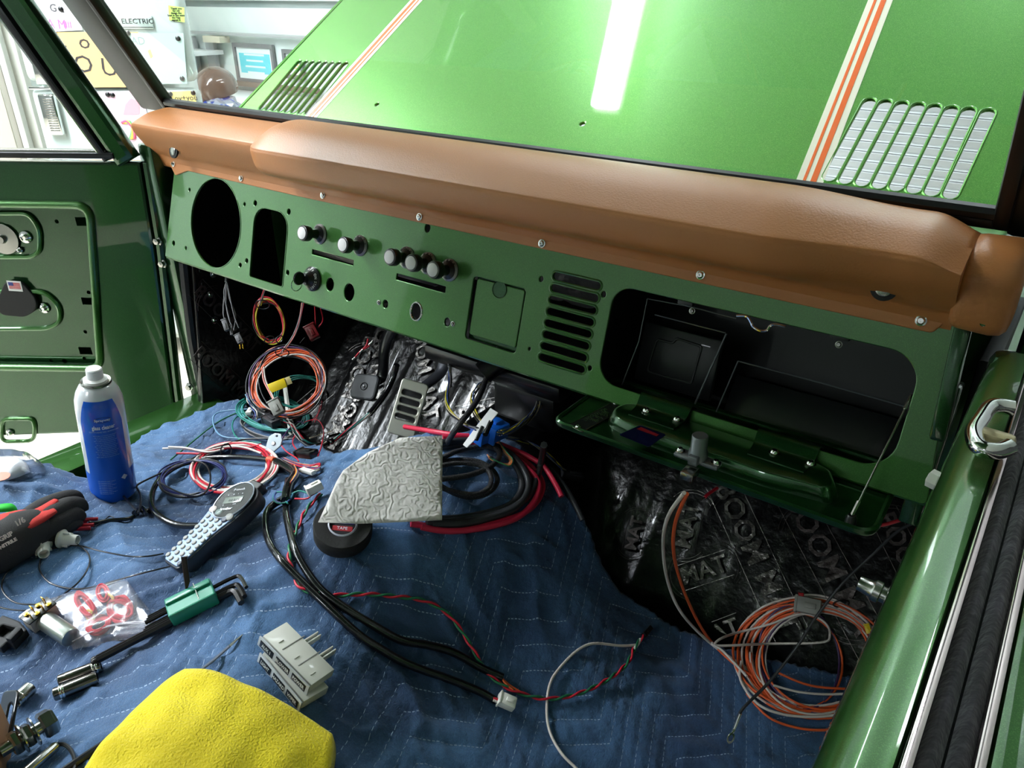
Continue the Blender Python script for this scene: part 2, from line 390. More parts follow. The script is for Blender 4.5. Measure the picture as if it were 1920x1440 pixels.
# ---- glove box liner (black box seen through the opening)
box = mat('glovebox_black', (20, 22, 25), .42, 0, .2)
mb = MB()
def quad(mb, pts, mi=0): mb.add(pts, [(0, 1, 2, 3)], None, mi)
GX0, GX1, GY0, GY1, GD = -.470, -.072, .012, .166, .20
def gb(u, v, w): return DU(u, v, -w)
quad(mb, [gb(GX0, GY0, .003), gb(GX1, GY0, .003), gb(GX1, GY0-.03, GD), gb(GX0, GY0-.03, GD)])      # bottom
quad(mb, [gb(GX0, GY1, .003), gb(GX0, GY1, GD), gb(GX1, GY1, GD), gb(GX1, GY1, .003)])
quad(mb, [gb(GX0, GY0, .003), gb(GX0, GY0-.03, GD), gb(GX0, GY1, GD), gb(GX0, GY1, .003)])
quad(mb, [gb(GX1, GY0, .003), gb(GX1, GY1, .003), gb(GX1, GY1, GD), gb(GX1, GY0-.03, GD)])
quad(mb, [gb(GX0, GY0-.03, GD), gb(GX1, GY0-.03, GD), gb(GX1, GY1, GD), gb(GX0, GY1, GD)])
liner = tp(mb, 'glovebox_liner', box, smooth=False)
# inner steps: left tray with pressed pocket, right tray
mb = MB().box((-.385, .062, -.085), (.115, .085, .010), DASHM@Matrix.Translation((0, 0, 0)), bev=.003)
tp(mb, 'inner_tray', box, liner)
v, f = plate(roundpoly([(-.425, .035), (-.355, .035), (-.352, .092), (-.392, .094), (-.396, .086), (-.420, .086)], .006), [roundpoly([(-.422, .038), (-.358, .038), (-.355, .089), (-.390, .091), (-.394, .083), (-.418, .083)], .005)], .003, .001)
tp(MB().add(v, f, DASHM@Matrix.Translation((0, 0, -.079))), 'pressed_pocket', box, liner)
mb = MB().box((-.200, .052, -.115), (.235, .095, .006), DASHM@Matrix.Rotation(math.radians(-20), 4, 'X'), bev=.002); tp(mb, 'back_panel', box, liner)
for pts, r in (([(1303, 757), (1362, 626)], .0014), ([(1343, 772), (1384, 677)], .0009), ([(1384, 677), (1540, 718), (1703, 764)], .0009), ([(1166, 722), (1198, 640), (1214, 560)], .0009), ([(1214, 560), (1290, 574), (1380, 597)], .0008), ([(1228, 590), (1360, 624)], .0009)):
    MB().tube([hit(x, y, DO-DN*.035, DN) for x, y in pts], r, 6).build('seam_highlight', mat('seam_highlight_grey', (86, 90, 94), .3, .2, .3), liner)  # paler tubes along the liner seams, painted in as edge highlights

# latch striker at the top edge
c = [uv(1383, 592), uv(1402, 593), uv(1410, 604), uv(1414, 612), uv(1428, 620), uv(1440, 619), uv(1446, 611), uv(1456, 608), uv(1475, 612)]
mb = MB().tube(cr([DU(a, b, .004) for a, b in c], 4), .0016, 6, flat=1); tp(mb, 'latch_striker', chrome, dash)
for x, y in ((1298, 583), (1573, 646)):
    a, b = uv(x, y); mb = MB(); screw(mb, DASHM@Matrix.Translation((a, b, .0)), .0028); mb.build('screw', steel, dash)
for x, y in ((1285, 568), (1575, 632)):
    a, b = uv(x, y); MB().box((a, b, -.004), (.02, .006, .01), DASHM, bev=.001).build('bump_stop', blackp, dash)

# ---- glove box door, hanging open, inside facing up
GM = frame((0, .722, 1.102), (1, 0, 0), z=(0, -.03, 1))
def GP(px, py, z=0):
    n = np.array([0, -.03, 1.])/math.hypot(.03, 1); h = hit(px, py, np.array([0, .722, 1.102])+n*z, n)
    q = GM.inverted()@Vector(h); return q[0], q[1]
door_out = roundpoly([(-.472, 0), (-.074, 0), (-.078, .15), (-.468, .15)], [.016, .022, .02, .016])
v, f = plate(door_out, [], .006, .002); mb = MB().add(v, f, GM)
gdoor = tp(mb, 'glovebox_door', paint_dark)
rim = roundpoly([(-.470, .002), (-.076, .002), (-.080, .148), (-.466, .148)], [.015, .021, .02, .015])
MB().tube([GM@Vector((x, y, .003)) for x, y in rim], .0035, 6, closed=True).build('rolled_edge', paint_dark, gdoor)
def raised(outl, z0, z1, inset, M):
    """raised pressing with sloping sides"""
    n = len(outl); c = np.mean(outl, 0); P = np.array(outl); d = P-c; L = np.linalg.norm(d, axis=1)[:, None]
    rings = [(P, z0), (P-d/L*inset*.25, z0+(z1-z0)*.35), (P-d/L*inset*.8, z0+(z1-z0)*.92), (P-d/L*inset*1.2, z1)]
    v = [(x, y, z) for R, z in rings for x, y in R]; f = []
    for k in range(3):
        for i in range(n): f.append((k*n+i, k*n+(i+1) % n, (k+1)*n+(i+1) % n, (k+1)*n+i))
    f.append(tuple(3*n+i for i in range(n)))
    return v, f
# inner pressing: wide tray with a centre hump
pr = roundpoly([(-.405, .030), (-.36, .020), (-.20, .018), (-.160, .024), (-.128, .028), (-.122, .045), (-.135, .072), (-.16, .078), (-.39, .078), (-.412, .072), (-.418, .05)], .010, 4)
v, f = raised(pr, .002, .0205, .010, GM); MB().add(v, f, GM).build('inner_pressing', paint_dark, gdoor, angle=60)
# hinge tabs: from inside the opening over the lip and down onto the pressing
for x0, x1 in ((-.388, -.318), (-.232, -.160)):
    prof = cr([(0, .822, 1.130), (0, .812, 1.137), (0, .8055, 1.1395), (0, .799, 1.136), (0, .793, 1.1295), (0, .786, 1.1265), (0, .770, 1.1265), (0, .764, 1.1265)], 3)[:, 1:]
    n = len(prof); v = [(x+(.004 if x == x1 else -.004)*((.80-y)/.04 if y < .80 else 0)*-1, y, z+dz) for dz in (0, -.0018) for x in (x0, x1) for y, z in prof]
    f = [(i, i+1, n+i+1, n+i) for i in range(n-1)]+[(2*n+i, 3*n+i, 3*n+i+1, 2*n+i+1) for i in range(n-1)]
    for a_, b_ in ((0, 2*n), (3*n, n)): f += [(a_+i, b_+i, b_+i+1, a_+i+1) for i in range(n-1)]
    f += [(0, n, 3*n, 2*n), (n-1, 3*n-1, 4*n-1, 2*n-1)]
    MB().add(v, f).build('hinge_tab', paint_dark, gdoor, angle=50)
for i, (x, y) in enumerate(((1212, 768), (1270, 784), (1452, 846), (1520, 867))):
    hq = hit(x, y, (0, 0, 1.129), (0, 0, 1)); mb = MB(); screw(mb, Matrix.Translation((hq[0], min(max(hq[1], .772), .786), 1.1268)), .0044, h=.004); mb.build('screw', chrome, gdoor)
# data plate with stamped characters
a0, b0 = GP(1093, 795); a1, b1 = GP(1155, 762)
ga = GP(1076, 806, .004); gb_ = GP(1166, 758, .004); print('PLATE', ga, gb_)
PM = GM@Matrix.Translation(((ga[0]+gb_[0])/2, (ga[1]+gb_[1])/2, .0045))@Matrix.Rotation(math.atan2(gb_[1]-ga[1], gb_[0]-ga[0]), 4, 'Z')
v, f = plate(rrect(-.045, -.012, .045, .012, .002), [], .001)
dpn = MB().add(v, f, PM).build('data_plate', mat('data_plate_black', (24, 24, 26), .4, .3), gdoor, label='small black stamped data plate')
mb = MB().tube([PM@Vector((x, y, .0006)) for x, y in rrect(-.0445, -.0115, .0445, .0115, .002)], .0004, 4, closed=True)
for s, y in (('D15GLQ11734', .0052), ('92  G  4EIIE', -.001), ('BR37  DC', -.0072)):
    v, f = text(s, .0078, .0001, bold=.0003, sx=.85); mb.add(v, f, PM@Matrix.Translation((0, y, .0009)))
mb.build('stamped_lettering', steel, dpn)
for x in (-.04, .04):
    m2 = MB(); screw(m2, PM@Matrix.Translation((x, 0 if x < 0 else .006, .0005)), .0028); m2.build('rivet', chrome, dpn)
# dark sticker
ST = [GP(*q, .021) for q in ((1160, 815), (1200, 797), (1249, 815), (1217, 838))]
v, f = plate(roundpoly(ST, .003), [], .0004); sk = MB().add(v, f, GM@Matrix.Translation((0, 0, .0208))).build('warning_sticker', mat('sticker_navy', (14, 18, 44), .15, 0, .5), gdoor)
v, f = plate([tuple(np.array(ST[1])*.9+np.array(ST[3])*.1), tuple(np.array(ST[2])*.85+np.array(ST[0])*.15), tuple(np.array(ST[2])*.7+np.array(ST[3])*.15+np.array(ST[0])*.15), tuple(np.array(ST[1])*.7+np.array(ST[0])*.2+np.array(ST[3])*.1)], [], .0002)
MB().add(v, f, GM@Matrix.Translation((0, 0, .0212))).build('red_stripe', mat('sticker_red', (120, 22, 30), .3), sk)
# lock body in the middle of the door
a, b = GP(1307, 868, .018); LM = GM@Matrix.Translation((a, b, .0205))
lk = MB().box((0, 0, .003), (.054, .016, .006), LM, bev=.0025).lathe([(.011, .004), (.011, .014), (.0095, .016), (.0092, .034), (.0085, .035), (0, .035)], LM, 24).box((0, -.010, .008), (.012, .012, .012), LM, bev=.002).build('door_lock', castm, gdoor, label='grey cast lock cylinder')
a2 = LM
for x in (-.022, .022):
    m2 = MB(); screw(m2, LM@Matrix.Translation((x, 0, .006)), .0038, h=.004); m2.build('screw', chrome, gdoor)
MB().box((0, -.019, -.006), (.015, .020, .010), LM, bev=.001).build('latch_bolt', steel, gdoor)
# check cable
c0 = at(1708, 742, .905); c0 = DU(*uv(1708, 742), -.006); a, b = GP(1597, 968, .012); c1 = np.array(GM@Vector((a, b, .012)))
mb = MB().tube([c0+(c1-c0)*t for t in np.linspace(0, 1, 12)], .0011, 6)
mb.tube([c0, c0+(c1-c0)*.12], .0022, 6).tube([c1, c1+(c0-c1)*.12], .0022, 6)
tp(mb, 'check_cable', steel, gdoor)
mb = MB().lathe([(.006, -.012), (.006, 0), (.004, .004), (0, .004)], GM@Matrix.Translation((a, b, .01)), 14); tp(mb, 'cable_stud', blackp, gdoor)

# ---- dash pad: lofted cross sections (Y, Z) along X
PX = []
def prof_flat():   # plain section (left of the brow)
    return [(.860, 1.286), (.853, 1.287), (.8485, 1.300), (.844, 1.311), (.836, 1.320), (.825, 1.336), (.814, 1.353), (.8085, 1.366), (.8085, 1.3725), (.8135, 1.377), (.845, 1.390), (.868, 1.394), (.892, 1.396), (.912, 1.388)]
def prof_brow():
    return [(.860, 1.286), (.853, 1.287), (.8485, 1.300), (.843, 1.311), (.824, 1.320), (.797, 1.329), (.783, 1.341), (.7785, 1.365), (.7795, 1.3725), (.785, 1.378), (.825, 1.401), (.862, 1.409), (.892, 1.407), (.912, 1.396)]
PF = np.array(prof_flat()); PBR = np.array(prof_brow())
def sm(a, b, x):
    t = min(max((x-a)/(b-a), 0), 1); return t*t*(3-2*t)
stations = list(np.concatenate([-1.5625+.04*(1-np.cos(np.linspace(.05, 1.45, 14))), np.linspace(-1.52, -1.145, 24), np.linspace(-1.142, -1.09, 28), np.linspace(-1.085, -.30, 40), np.linspace(-.29, -.070, 36)]))
mb = MB(); vv = []; NP = 49
cen = np.array([.862, 1.335])
for X in stations:
    t_ = min(max((X+1.140)/.045, 0), 1); k = math.sqrt(1-(1-t_)**2)*(1-sm(-.27, -.13, X)*.7)
    P = PF*(1-k)+PBR*k
    # ends round off
    e = 1-math.sqrt(max(0, 1-(1-min(1, (X+1.563)/.040))**2))
    if e > 0: P = cen+(P-cen)*(1-.85*e)
    e2 = sm(-.115, -.055, X)*.7
    P = P.copy(); P[6:, 1] -= e2*.022*np.array([.1, .3, .6, 1, 1.1, 1.2, 1.2, 1.2]); P[5:9, 0] += e2*.008
    q = cr(np.c_[np.zeros(len(P)), P], 4)[:, 1:]
    vv.append([(X, y, z) for y, z in q])
ns = len(stations); npf = len(vv[0]); f = []
for i in range(ns-1):
    for j in range(npf-1): f.append((i*npf+j, (i+1)*npf+j, (i+1)*npf+j+1, i*npf+j+1))
f.append(tuple(range(npf))); f.append(tuple((ns-1)*npf+j for j in range(npf))[::-1])
pad = tp(MB().add([p for r in vv for p in r], f), 'dash_pad', leather, angle=70)
for x, y in ((330, 311), (457, 338), (610, 370), (791, 411), (1020, 461), (1316, 520), (1727, 606)):
    a, b = uv(x, y); mb = MB(); screw(mb, DASHM@Matrix.Translation((a, b+.003, .0062)), .0040); mb.build('screw', chrome, pad)
for x, y, Yp in ((325, 283, .826), (1658, 540, .828)):
    h = hit(x, y, (0, Yp, 0), (0, 1, 0)); M = frame(h, (1, 0, 0), z=(0, -1, .25)); m2 = MB(); m2.lathe([(.0135, -.003), (.0135, .0005), (.009, .001), (0, .001)], M, 24, 1); m2.lathe([(.0085, 0), (.0085, .002), (.006, .003), (0, .0025)], M, 20, 0); m2.build('grommet', [steel, blackm], pad)
# flat vinyl flange under the pad that carries the screws
v, f = plate(roundpoly([(-1.500, .196), (-1.470, .168), (-1.43, .182), (-1.1, .179), (-.085, .179), (-.062, .215), (-1.505, .235)], .004), [], .004, .0015)
tp(MB().add(v, f, DASHM@Matrix.Translation((0, 0, .0035))), 'pad_flange', leather, pad)
# right end block of the pad
def capblock():
    secs = []
    for X, sc in ((-.0735, .86), (-.070, .97), (-.064, 1.0), (-.036, 1.02), (-.027, .98), (-.0225, .88), (-.021, .7)):
        P = np.array([(.895, 1.298), (.850, 1.298), (.834, 1.302), (.827, 1.315), (.824, 1.345), (.823, 1.356), (.828, 1.366), (.845, 1.380), (.885, 1.386), (.90, 1.38)])
        c = np.array([.87, 1.342]); P = c+(P-c)*sc; q = cr(np.c_[np.zeros(len(P)), P], 3)[:, 1:]; secs.append([(X, y, z) for y, z in q])
    n = len(secs[0]); f = []
    for i in range(len(secs)-1):
        for j in range(n-1): f.append((i*n+j, (i+1)*n+j, (i+1)*n+j+1, i*n+j+1))
    f += [tuple(range(n)), tuple((len(secs)-1)*n+j for j in range(n))[::-1]]
    return [p for r in secs for p in r], f
v, f = capblock(); endc = tp(MB().add(v, f), 'pad_end_block', leather, angle=60)
h = hit(1846, 601, (0, .834, 0), (0, 1, 0)); m2 = MB(); screw(m2, frame(h-np.array([0, .004, 0]), (1, 0, 0), z=(0, -1, .1)), .0048); m2.build('screw', chrome, endc)

# ---- cowl, windshield frame and glass
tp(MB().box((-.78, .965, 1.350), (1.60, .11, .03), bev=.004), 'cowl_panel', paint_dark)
frm = tp(MB().box((-.80, .925, 1.392), (1.56, .03, .016), bev=.004), 'windshield_frame', rubber)
WS = math.tan(math.radians(28.5))
def ws(x, z): return (x, .915-(z-1.395)*WS, z)
WT = 1.80
# pillars
for sx, wd in ((-1.624, .105), (-.028, .05)):
    mb = MB()
    n = frame(ws(sx, 1.39), (1, 0, 0), z=(0, -WS, 1))
    mb.box((0, .006, .24), (wd, .03, .50), n, bev=.008)
    tp(mb, 'windshield_pillar', mat('pillar_black_green', (5, 10, 6), .45), frm)
    s = 1 if sx < -.5 else -1
    tp(MB().box((s*(wd/2+.004), -.002, .24), (.016, .022, .48), n, bev=.005), 'pillar_seal', rubber, frm)
tp(MB().box((-.78, 0, 0), (1.56, .04, .05), Matrix.Translation(ws(0, WT+.03)), bev=.008), 'header_rail', paint_dark, frm)
tp(MB().tube([ws(x, 1.402)-np.array([0, .004, 0]) for x in np.linspace(-1.56, -.052, 12)], .008, 8), 'lower_seal', rubber, frm)
glass = glassy('windshield_glass', (.97, .99, .975), 0, .8)
mb = MB().add([ws(-1.565, 1.398), ws(-.05, 1.398), ws(-.05, WT+.01), ws(-1.565, WT+.01)], [(0, 1, 2, 3)]); tp(mb, 'windshield_glass', glass, frm, smooth=False)

# unseen roof panel added over the cab to keep the passenger side dark
tp(MB().box((-.78, -.02, WT+.10), (1.60, 1.48, .04), bev=.015), 'added_roof', paint)
tp(MB().box((-.78, -1.36, .95), (1.56, .04, .6), bev=.01), 'tailgate', paint)

# ---- hood, raised
hx0 = lambda q: -1.503+.075*q
hood_holes = []; slot_list = []
bx = [767, 857, 950, 1045, 1142, 1240, 1340, 1445]; by = [1020, 1035, 1048, 1062, 1075, 1088, 1103, 1118]
tx = [990, 1080, 1172, 1263, 1355, 1450, 1548, 1655]; ty = [578, 586, 596, 604, 613, 623, 631, 640]
for i in range(8):
    p = hp(1300+bx[i]/3, by[i]/3-6); q = hp(1300+tx[i]/3, ty[i]/3+3); slot_list.append((p, q))
HC = -.777
for p, q in list(slot_list): slot_list.append(((2*HC-p[0], p[1]), (2*HC-q[0], q[1])))
for p, q in slot_list: hood_holes.append(stad(p, q, .0085))
for x, y in ((708, 198), (1093, 235)):
    a, b = hp(x, y); hood_holes.append(circ(a, b, .0045, 12))
out = roundpoly([(hx0(-.07), -.07), (-.052, -.07), (-.13, 1.0), (-1.424, 1.0)], [.02, .02, .06, .06])
v, f = plate(out, hood_holes, .006, .002)
hoodp = mat('green_metallic_hood', (72, 146, 46), .32, .5, 1, flake=(1700, (136, 200, 92), .5, .72))
hood = tp(MB().add(v, f, HOODM), 'hood', hoodp)
for p, q in slot_list:
    MB().tube([HOODM@Vector((x, y, .0022)) for x, y in stad(p, q, .0095, 6)], .0018, 6, closed=True).build('louver_rim', hoodp, hood)
cream = mat('stripe_cream', (240, 236, 214), .3, 0, .8); orng = mat('stripe_orange', (236, 100, 12), .3, 0, .8)
def stripe(xa, xb, name, m, zz):
    # px x range at y=345 -> hood x; follow the convergence of the right stripe
    pa = hp(xa, 345+(xa-1510)*.13); sl = []
    for q in (-.055, .99):
        for x in (xa, xb):
            a = hp(x, 345+(x-1510)*.13)[0]; sl.append((a-.075*(q-.02), q))
    L = [sl[0], sl[1], sl[3], sl[2]]
    for side in (1, -1):
        LL = [(x if side > 0 else 2*HC-x, q) for x, q in L]
        v = [(x, q, zz) for x, q in LL]+[(x, q, zz-.0004) for x, q in LL]
        MB().add(v, [(0, 1, 2, 3), (4, 7, 6, 5), (0, 4, 5, 1), (1, 5, 6, 2), (2, 6, 7, 3), (3, 7, 4, 0)], HOODM).build(name, m, hood, smooth=False)
stripe(1491, 1541, 'cream_stripe', cream, .0036)
stripe(1503, 1508.5, 'orange_pinstripe', orng, .0040); stripe(1517, 1528, 'orange_stripe', orng, .0040)
for sx in (-1.5, -.055):
    v = [(sx, -.05, 0), (sx+(.075 if sx < -.5 else -.075), 1.0, 0)]
    a = HOODM@Vector(v[0]); b = HOODM@Vector(v[1]); MB().tube([a, b], .006, 8).build('hood_edge', hoodp, hood)
# engine bay tub and fenders below the hood
tp(MB().box((-1.53, 1.65, 1.05), (.10, 1.2, .25), bev=.02), 'fender', paint)
tp(MB().box((-.03, 1.65, 1.05), (.10, 1.2, .25), bev=.02), 'fender', paint)
tp(MB().box((-.78, 2.27, .75), (1.5, .06, .5), bev=.02), 'grille_panel', paint)
for x, y, r in ((-1.5, 1.75, .38), (-.06, 1.75, .38), (-1.5, -.55, .38), (-.06, -.55, .38)):
    M = Matrix.Translation((x+(-.05 if x < -1 else .05), y, r))@Matrix.Rotation(math.pi/2, 4, 'Y')
    wv = MB().lathe([(.2, -.11), (.34, -.11), (.38, -.08), (.38, .08), (.34, .11), (.2, .11)], M, 36).build('wheel', blackm, truck)
    MB().lathe([(.21, -.1), (.21, .1), (.10, .04), (0, .03)], M, 24).build('rim', steel, wv)

# ---- body tub: floor, tunnel, toe board, firewall, kick panel (black sound mat)
def toe(y): return max(.66, .66+(y-.95)) if y < 1.27 else .98+(y-1.27)*12
def zfloor(x, y):
    x = np.asarray(x, float); y = np.asarray(y, float)
    tun = .22*np.exp(-((x+.74)/.17)**4)
    z = np.maximum(.66+tun, .66+np.maximum(0, y-.95)*1.0)
    return z
matm = mat('sound_mat_black', (10, 10, 11), .28, 0, .2, bump=(42, .65, .005, 4))
nx, ny = 150, 60
X = np.linspace(-1.495, -.035, nx); Y = np.linspace(-.9, 1.30, ny)
gx, gy = np.meshgrid(X, Y); gz = zfloor(gx, gy)
rib = .006*np.maximum(0, np.cos(gx*2*math.pi/.075))**3*(gy > .93); gz = gz+rib
v = np.c_[gx.ravel(), gy.ravel(), gz.ravel()]; f = [(j*nx+i, j*nx+i+1, (j+1)*nx+i+1, (j+1)*nx+i) for j in range(ny-1) for i in range(nx-1)]
cabin = tp(MB().add(v, f), 'cabin_floor', matm, angle=60)
tp(MB().box((-.765, 1.305, 1.10), (1.46, .01, .28)), 'firewall', matm, smooth=False)
tp(MB().add([(x, y, z) for x in (-1.495, -.035) for y, z in ((.862, 1.325), (.90, 1.30), (1.31, 1.235))], [(0, 1, 4, 3), (1, 2, 5, 4)]), 'cowl_underside', blackm, smooth=False)
# driver side kick panel with door opening edge
v, f = plate(roundpoly([(.800, .70), (1.30, .66), (1.30, 1.24), (.875, 1.29)], [.05, 0, 0, 0]), [], .02, .004)
KM = Matrix(((0, 0, 1, -1.492), (1, 0, 0, 0), (0, 1, 0, 0), (0, 0, 0, 1)))
kick = tp(MB().add(v, f, KM), 'kick_panel', matm)
kick2 = tp(MB().add(v, f, Matrix.Translation((1.46, .07, -.06))@KM), 'kick_panel', blackm)
# door opening seal following the opening
sp = [(345, 492), (352, 560), (362, 640), (374, 700), (381, 745), (374, 775), (350, 795), (315, 808), (250, 832), (170, 872)]
tp(MB().tube(cr([hit(x, y, (-1.50, 0, 0), (1, 0, 0)) for x, y in sp], 5), .011, 8), 'door_seal', rubber)
# sills
tp(MB().box((-1.50, .30, .735), (.10, 1.1, .06), bev=.012), 'door_sill', paint)
tp(MB().box((-.01, .30, .735), (.05, 1.1, .06), bev=.012), 'door_sill', paint)
tp(MB().box((-1.55, .30, .60), (.03, 1.6, .25), bev=.01), 'rocker_panel', paint)
# A post by the hinges
tp(MB().box((-1.545, .875, 1.0), (.05, .09, .66), bev=.006), 'hinge_post', paint_dark)
for z in (1.13, .78):
    for dx in (0, 1):
        M = frame((-1.555, .826-.0, z-.05*dx), (1, 0, 0), z=(.3, -1, 0))
        mb = MB().lathe([(.010, 0), (.010, .003), (.007, .004), (.007, .010), (0, .011)], M, 6); tp(mb, 'hinge_bolt', steel)

# "BOOM MAT" prints on the foil
silv = mat('foil_print', (104, 101, 98), .28, .85, bump=(60, .8, .004, 4)); silv2 = mat('foil_print_dim', (92, 84, 82), .35, .5, bump=(60, .8, .004, 4))
def print_on(px, py, P, n, xd, s, word, host, m=silv, ring=True):
    h = hit(px, py, P, n); nn = np.array(n, float); nn /= np.linalg.norm(nn)
    x0 = hit(px+xd[0], py+xd[1], P, n)-h
    M = frame(h+nn*.0015, x0, z=nn)
    v, f = text(word, s, .0003, bold=.0008); mb = MB().add(v, f, M)
    L = (v[:, 0].max()-v[:, 0].min())/2+s*.15
    mb.tube([M@Vector(q) for q in ((-L, s*.55, 0), (L, s*.55, 0))], .0006, 4).tube([M@Vector(q) for q in ((-L, -s*.55, 0), (L, -s*.55, 0))], .0006, 4)
    if ring:
        for k, r in ((0, .95), (1, 1.08)):
            for s0 in (1, -1):
                mb.tube([M@Vector((s0*(L*.45+s*r*math.cos(t)), s*r*math.sin(t), 0)) for t in np.linspace(-1.0, 1.0, 12)], .0005, 4)
    mb.build('foil_print', m, host, smooth=False)
TOE = ((0, .95+.0, .667), (0, -1, 1)); KP = ((-1.480, 0, 0), (1, 0, 0))
for a in ((1415, 1040, (60, 130), .050, 'BOOM MAT'), (1560, 1070, (70, 130), .050, 'BOOM MAT'), (1320, 1070, (90, -30), .040, 'MAT'), (1290, 985, (20, -90), .04, 'MAT'), (1690, 1030, (30, 60), .04, 'BOOM'), (1345, 1188, (80, -30), .036, 'MAT'), (1190, 1000, (20, -90), .03, 'MAT')):
    print_on(a[0], a[1], *TOE, a[2], a[3], a[4], cabin, silv2 if a[0] in (1560, 1690, 1190) else silv)
for a in ((655, 735, (-35, 90), .055, 'BOOM MAT'), (710, 660, (-10, 80), .05, 'BOOM MAT'), (795, 690, (10, 70), .05, 'BOOM MAT'), (640, 800, (-40, 80), .05, 'BOOM MAT'), (965, 760, (90, -20), .05, 'BOOM MAT'), (495, 700, (70, -80), .05, 'BOOM MAT'), (540, 790, (60, -50), .05, 'BOOM MAT')):
    print_on(a[0], a[1], *TOE, a[2], a[3], a[4], cabin)
for a in ((428, 600, (60, 60), .042, 'BOOM MAT'), (425, 710, (60, 55), .042, 'BOOM MAT')):
    print_on(a[0], a[1], *KP, a[2], a[3], a[4], kick, silv2)
for x, y in ((376, 507), (380, 532)):
    h = hit(x, y, *KP); mb = MB().lathe([(.011, 0), (.011, .001), (.005, .0015), (.004, .003), (0, .003)], frame(h, (0, 1, 0), z=(1, 0, 0)), 16); mb.build('rivet', blackp, kick)
for x, y in ((394, 552), (402, 600), (400, 514)):
    h = hit(x, y, *KP); mb = MB(); screw(mb, frame(h, (0, 1, 0), z=(1, 0, 0)), .006, h=.006); mb.build('screw', chrome, kick)
# steering shaft and brackets beneath the dash, pedals
def pedal_pad(px, py, t, wd, ht, tilt, name, holes_n, m, mpad):
    c = at(px, py, t); M = frame(c, (.93, .18, .25) if name != 'brake' else (.9, .1, -.05), z=(-.05, -.83, .75))
    return c, M
c, M = pedal_pad(685, 726, 1.62, 0, 0, 0, 'brake', 0, None, None)
M = frame(c, ray(740, 738)*1.62-ray(685, 726)*1.62, z=(.15, -.8, .75))
pm = mat('pedal_rubber_grey', (74, 76, 80), .5, bump=(500, .15, .0005))
v, f = plate(rrect(-.031, -.028, .031, .028, .012), [], .012, .004)
bp = MB().add(v, f, M).build('brake_pedal', pm, truck)
MB().lathe([(.009, .004), (.009, .0068), (.0075, .0075), (.007, .005), (.003, .005), (.003, .0075), (0, .0078)], M, 20).build('pedal_emblem', blackp, bp)
p0 = c-np.array([0, -.01, 0]); p1 = at(722, 650, 1.62); p2 = at(742, 600, 1.6)
MB().tube(cr([p0, at(716, 705, 1.66), p1, p2], 6), .016, 8, flat=.5).build('pedal_arm', blackp, bp)
c = at(765, 766, 1.42); xa = ray(800, 783)-ray(738, 765); yb = ray(787, 722)-ray(745, 808)
M = frame(c, xa, z=np.cross(xa, yb))
v, f = plate(rrect(-.026, -.053, .026, .053, .007), [rrect(-.019, k*.0155-.008, .019, k*.0155+.002, .004) for k in range(-1, 3)], .007, .002)
ap = MB().add(v, f, M).build('accelerator_pedal', mat('brushed_steel', (226, 224, 210), .32, .8), truck)
MB().box((0, .014, -.003), (.042, .070, .005), M, bev=.001).build('rubber_insert', blackm, ap)
MB().tube(cr([c+np.array(M)[:3, 1]*.03-np.array(M)[:3, 2]*.006, at(825, 700, 1.5), at(838, 650, 1.5)], 6), .013, 8, flat=.45).build('pedal_arm', mat('dark_grey_metal', (70, 72, 78), .4, .5), ap)
tp(MB().tube([at(905, 700, 1.3), at(1000, 620, 1.3)], .02, 10), 'heater_duct', blackp)
mb = MB().box((0, 0, 0), (.13, .10, .07), Matrix.Translation(at(1010, 745, 1.35)), bev=.01); tp(mb, 'heater_box', blackp)
mb = MB().box((0, 0, 0), (.30, .05, .03), Matrix.Translation(at(930, 690, 1.35)), bev=.006); tp(mb, 'under_dash_bracket', blackp)
mb = MB().box((-1.05, .98, 1.16), (.34, .05, .06), bev=.01); tp(mb, 'under_dash_bracket', blackp)

# ---- driver door (swung open): door plane coordinates a (outwards from the hinge), z
def DL(x, y, off=0):
    a, z = dp(x, y, off); return (-a, z)
DPX = lambda pts, off=0: [DL(x, y, off) for x, y in pts]
pan = DPX([(263, 304), (287, 450), (310, 620), (327, 760), (322, 780), (300, 797)])
outl = [pan[0], pan[1], pan[2], pan[3], pan[4], pan[5], (pan[5][0]-.10, .655), (-1.0, .60), (-1.0, pan[0][1])]
rec = DPX([(-600, 395), (170, 384), (192, 400), (200, 430), (190, 690), (180, 704), (-600, 712)])
inner = roundpoly([(-.94, rec[1][1]), rec[1], rec[4], (-.94, rec[4][1]-.005)], [.03, .035, .03, .03], 6)
sm_holes = []
for (x, y), r in (((105, 416), .0045), ((171, 415), .0045), ((167, 471), .0045), ((165, 549), .0045), ((159, 623), .0045), ((120, 678), .0055), ((95, 677), .0045), ((157, 673), .0045)):
    pass
v, f = plate(outl[::-1], [inner], .03, .006)
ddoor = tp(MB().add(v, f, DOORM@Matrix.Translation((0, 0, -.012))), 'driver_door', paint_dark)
v, f = plate(inner, [], .003); 
hl = []
for (x, y), r in (((105, 416), .0045), ((171, 415), .0045), ((167, 471), .0045), ((165, 549), .0045), ((159, 623), .0045), ((120, 678), .006), ((95, 677), .0045), ((157, 673), .0045)):
    p = DL(x, y, -.016); hl.append(circ(p[0], p[1], r, 12))
for x0, y0, x1, y1 in ((143, 408, 162, 424), (154, 559, 173, 572), (149, 652, 169, 665)):
    p = DL(x0, y1, -.016); q = DL(x1, y0, -.016); hl.append(rrect(p[0], p[1], q[0], q[1], .001))
ins = [(x*1.0, z) for x, z in inner]
v, f = plate(roundpoly([(-.97, rec[1][1]+.015), (rec[1][0]+.02, rec[1][1]+.015), (rec[4][0]+.02, rec[4][1]-.015), (-.97, rec[4][1]-.02)], .01), hl, .003)
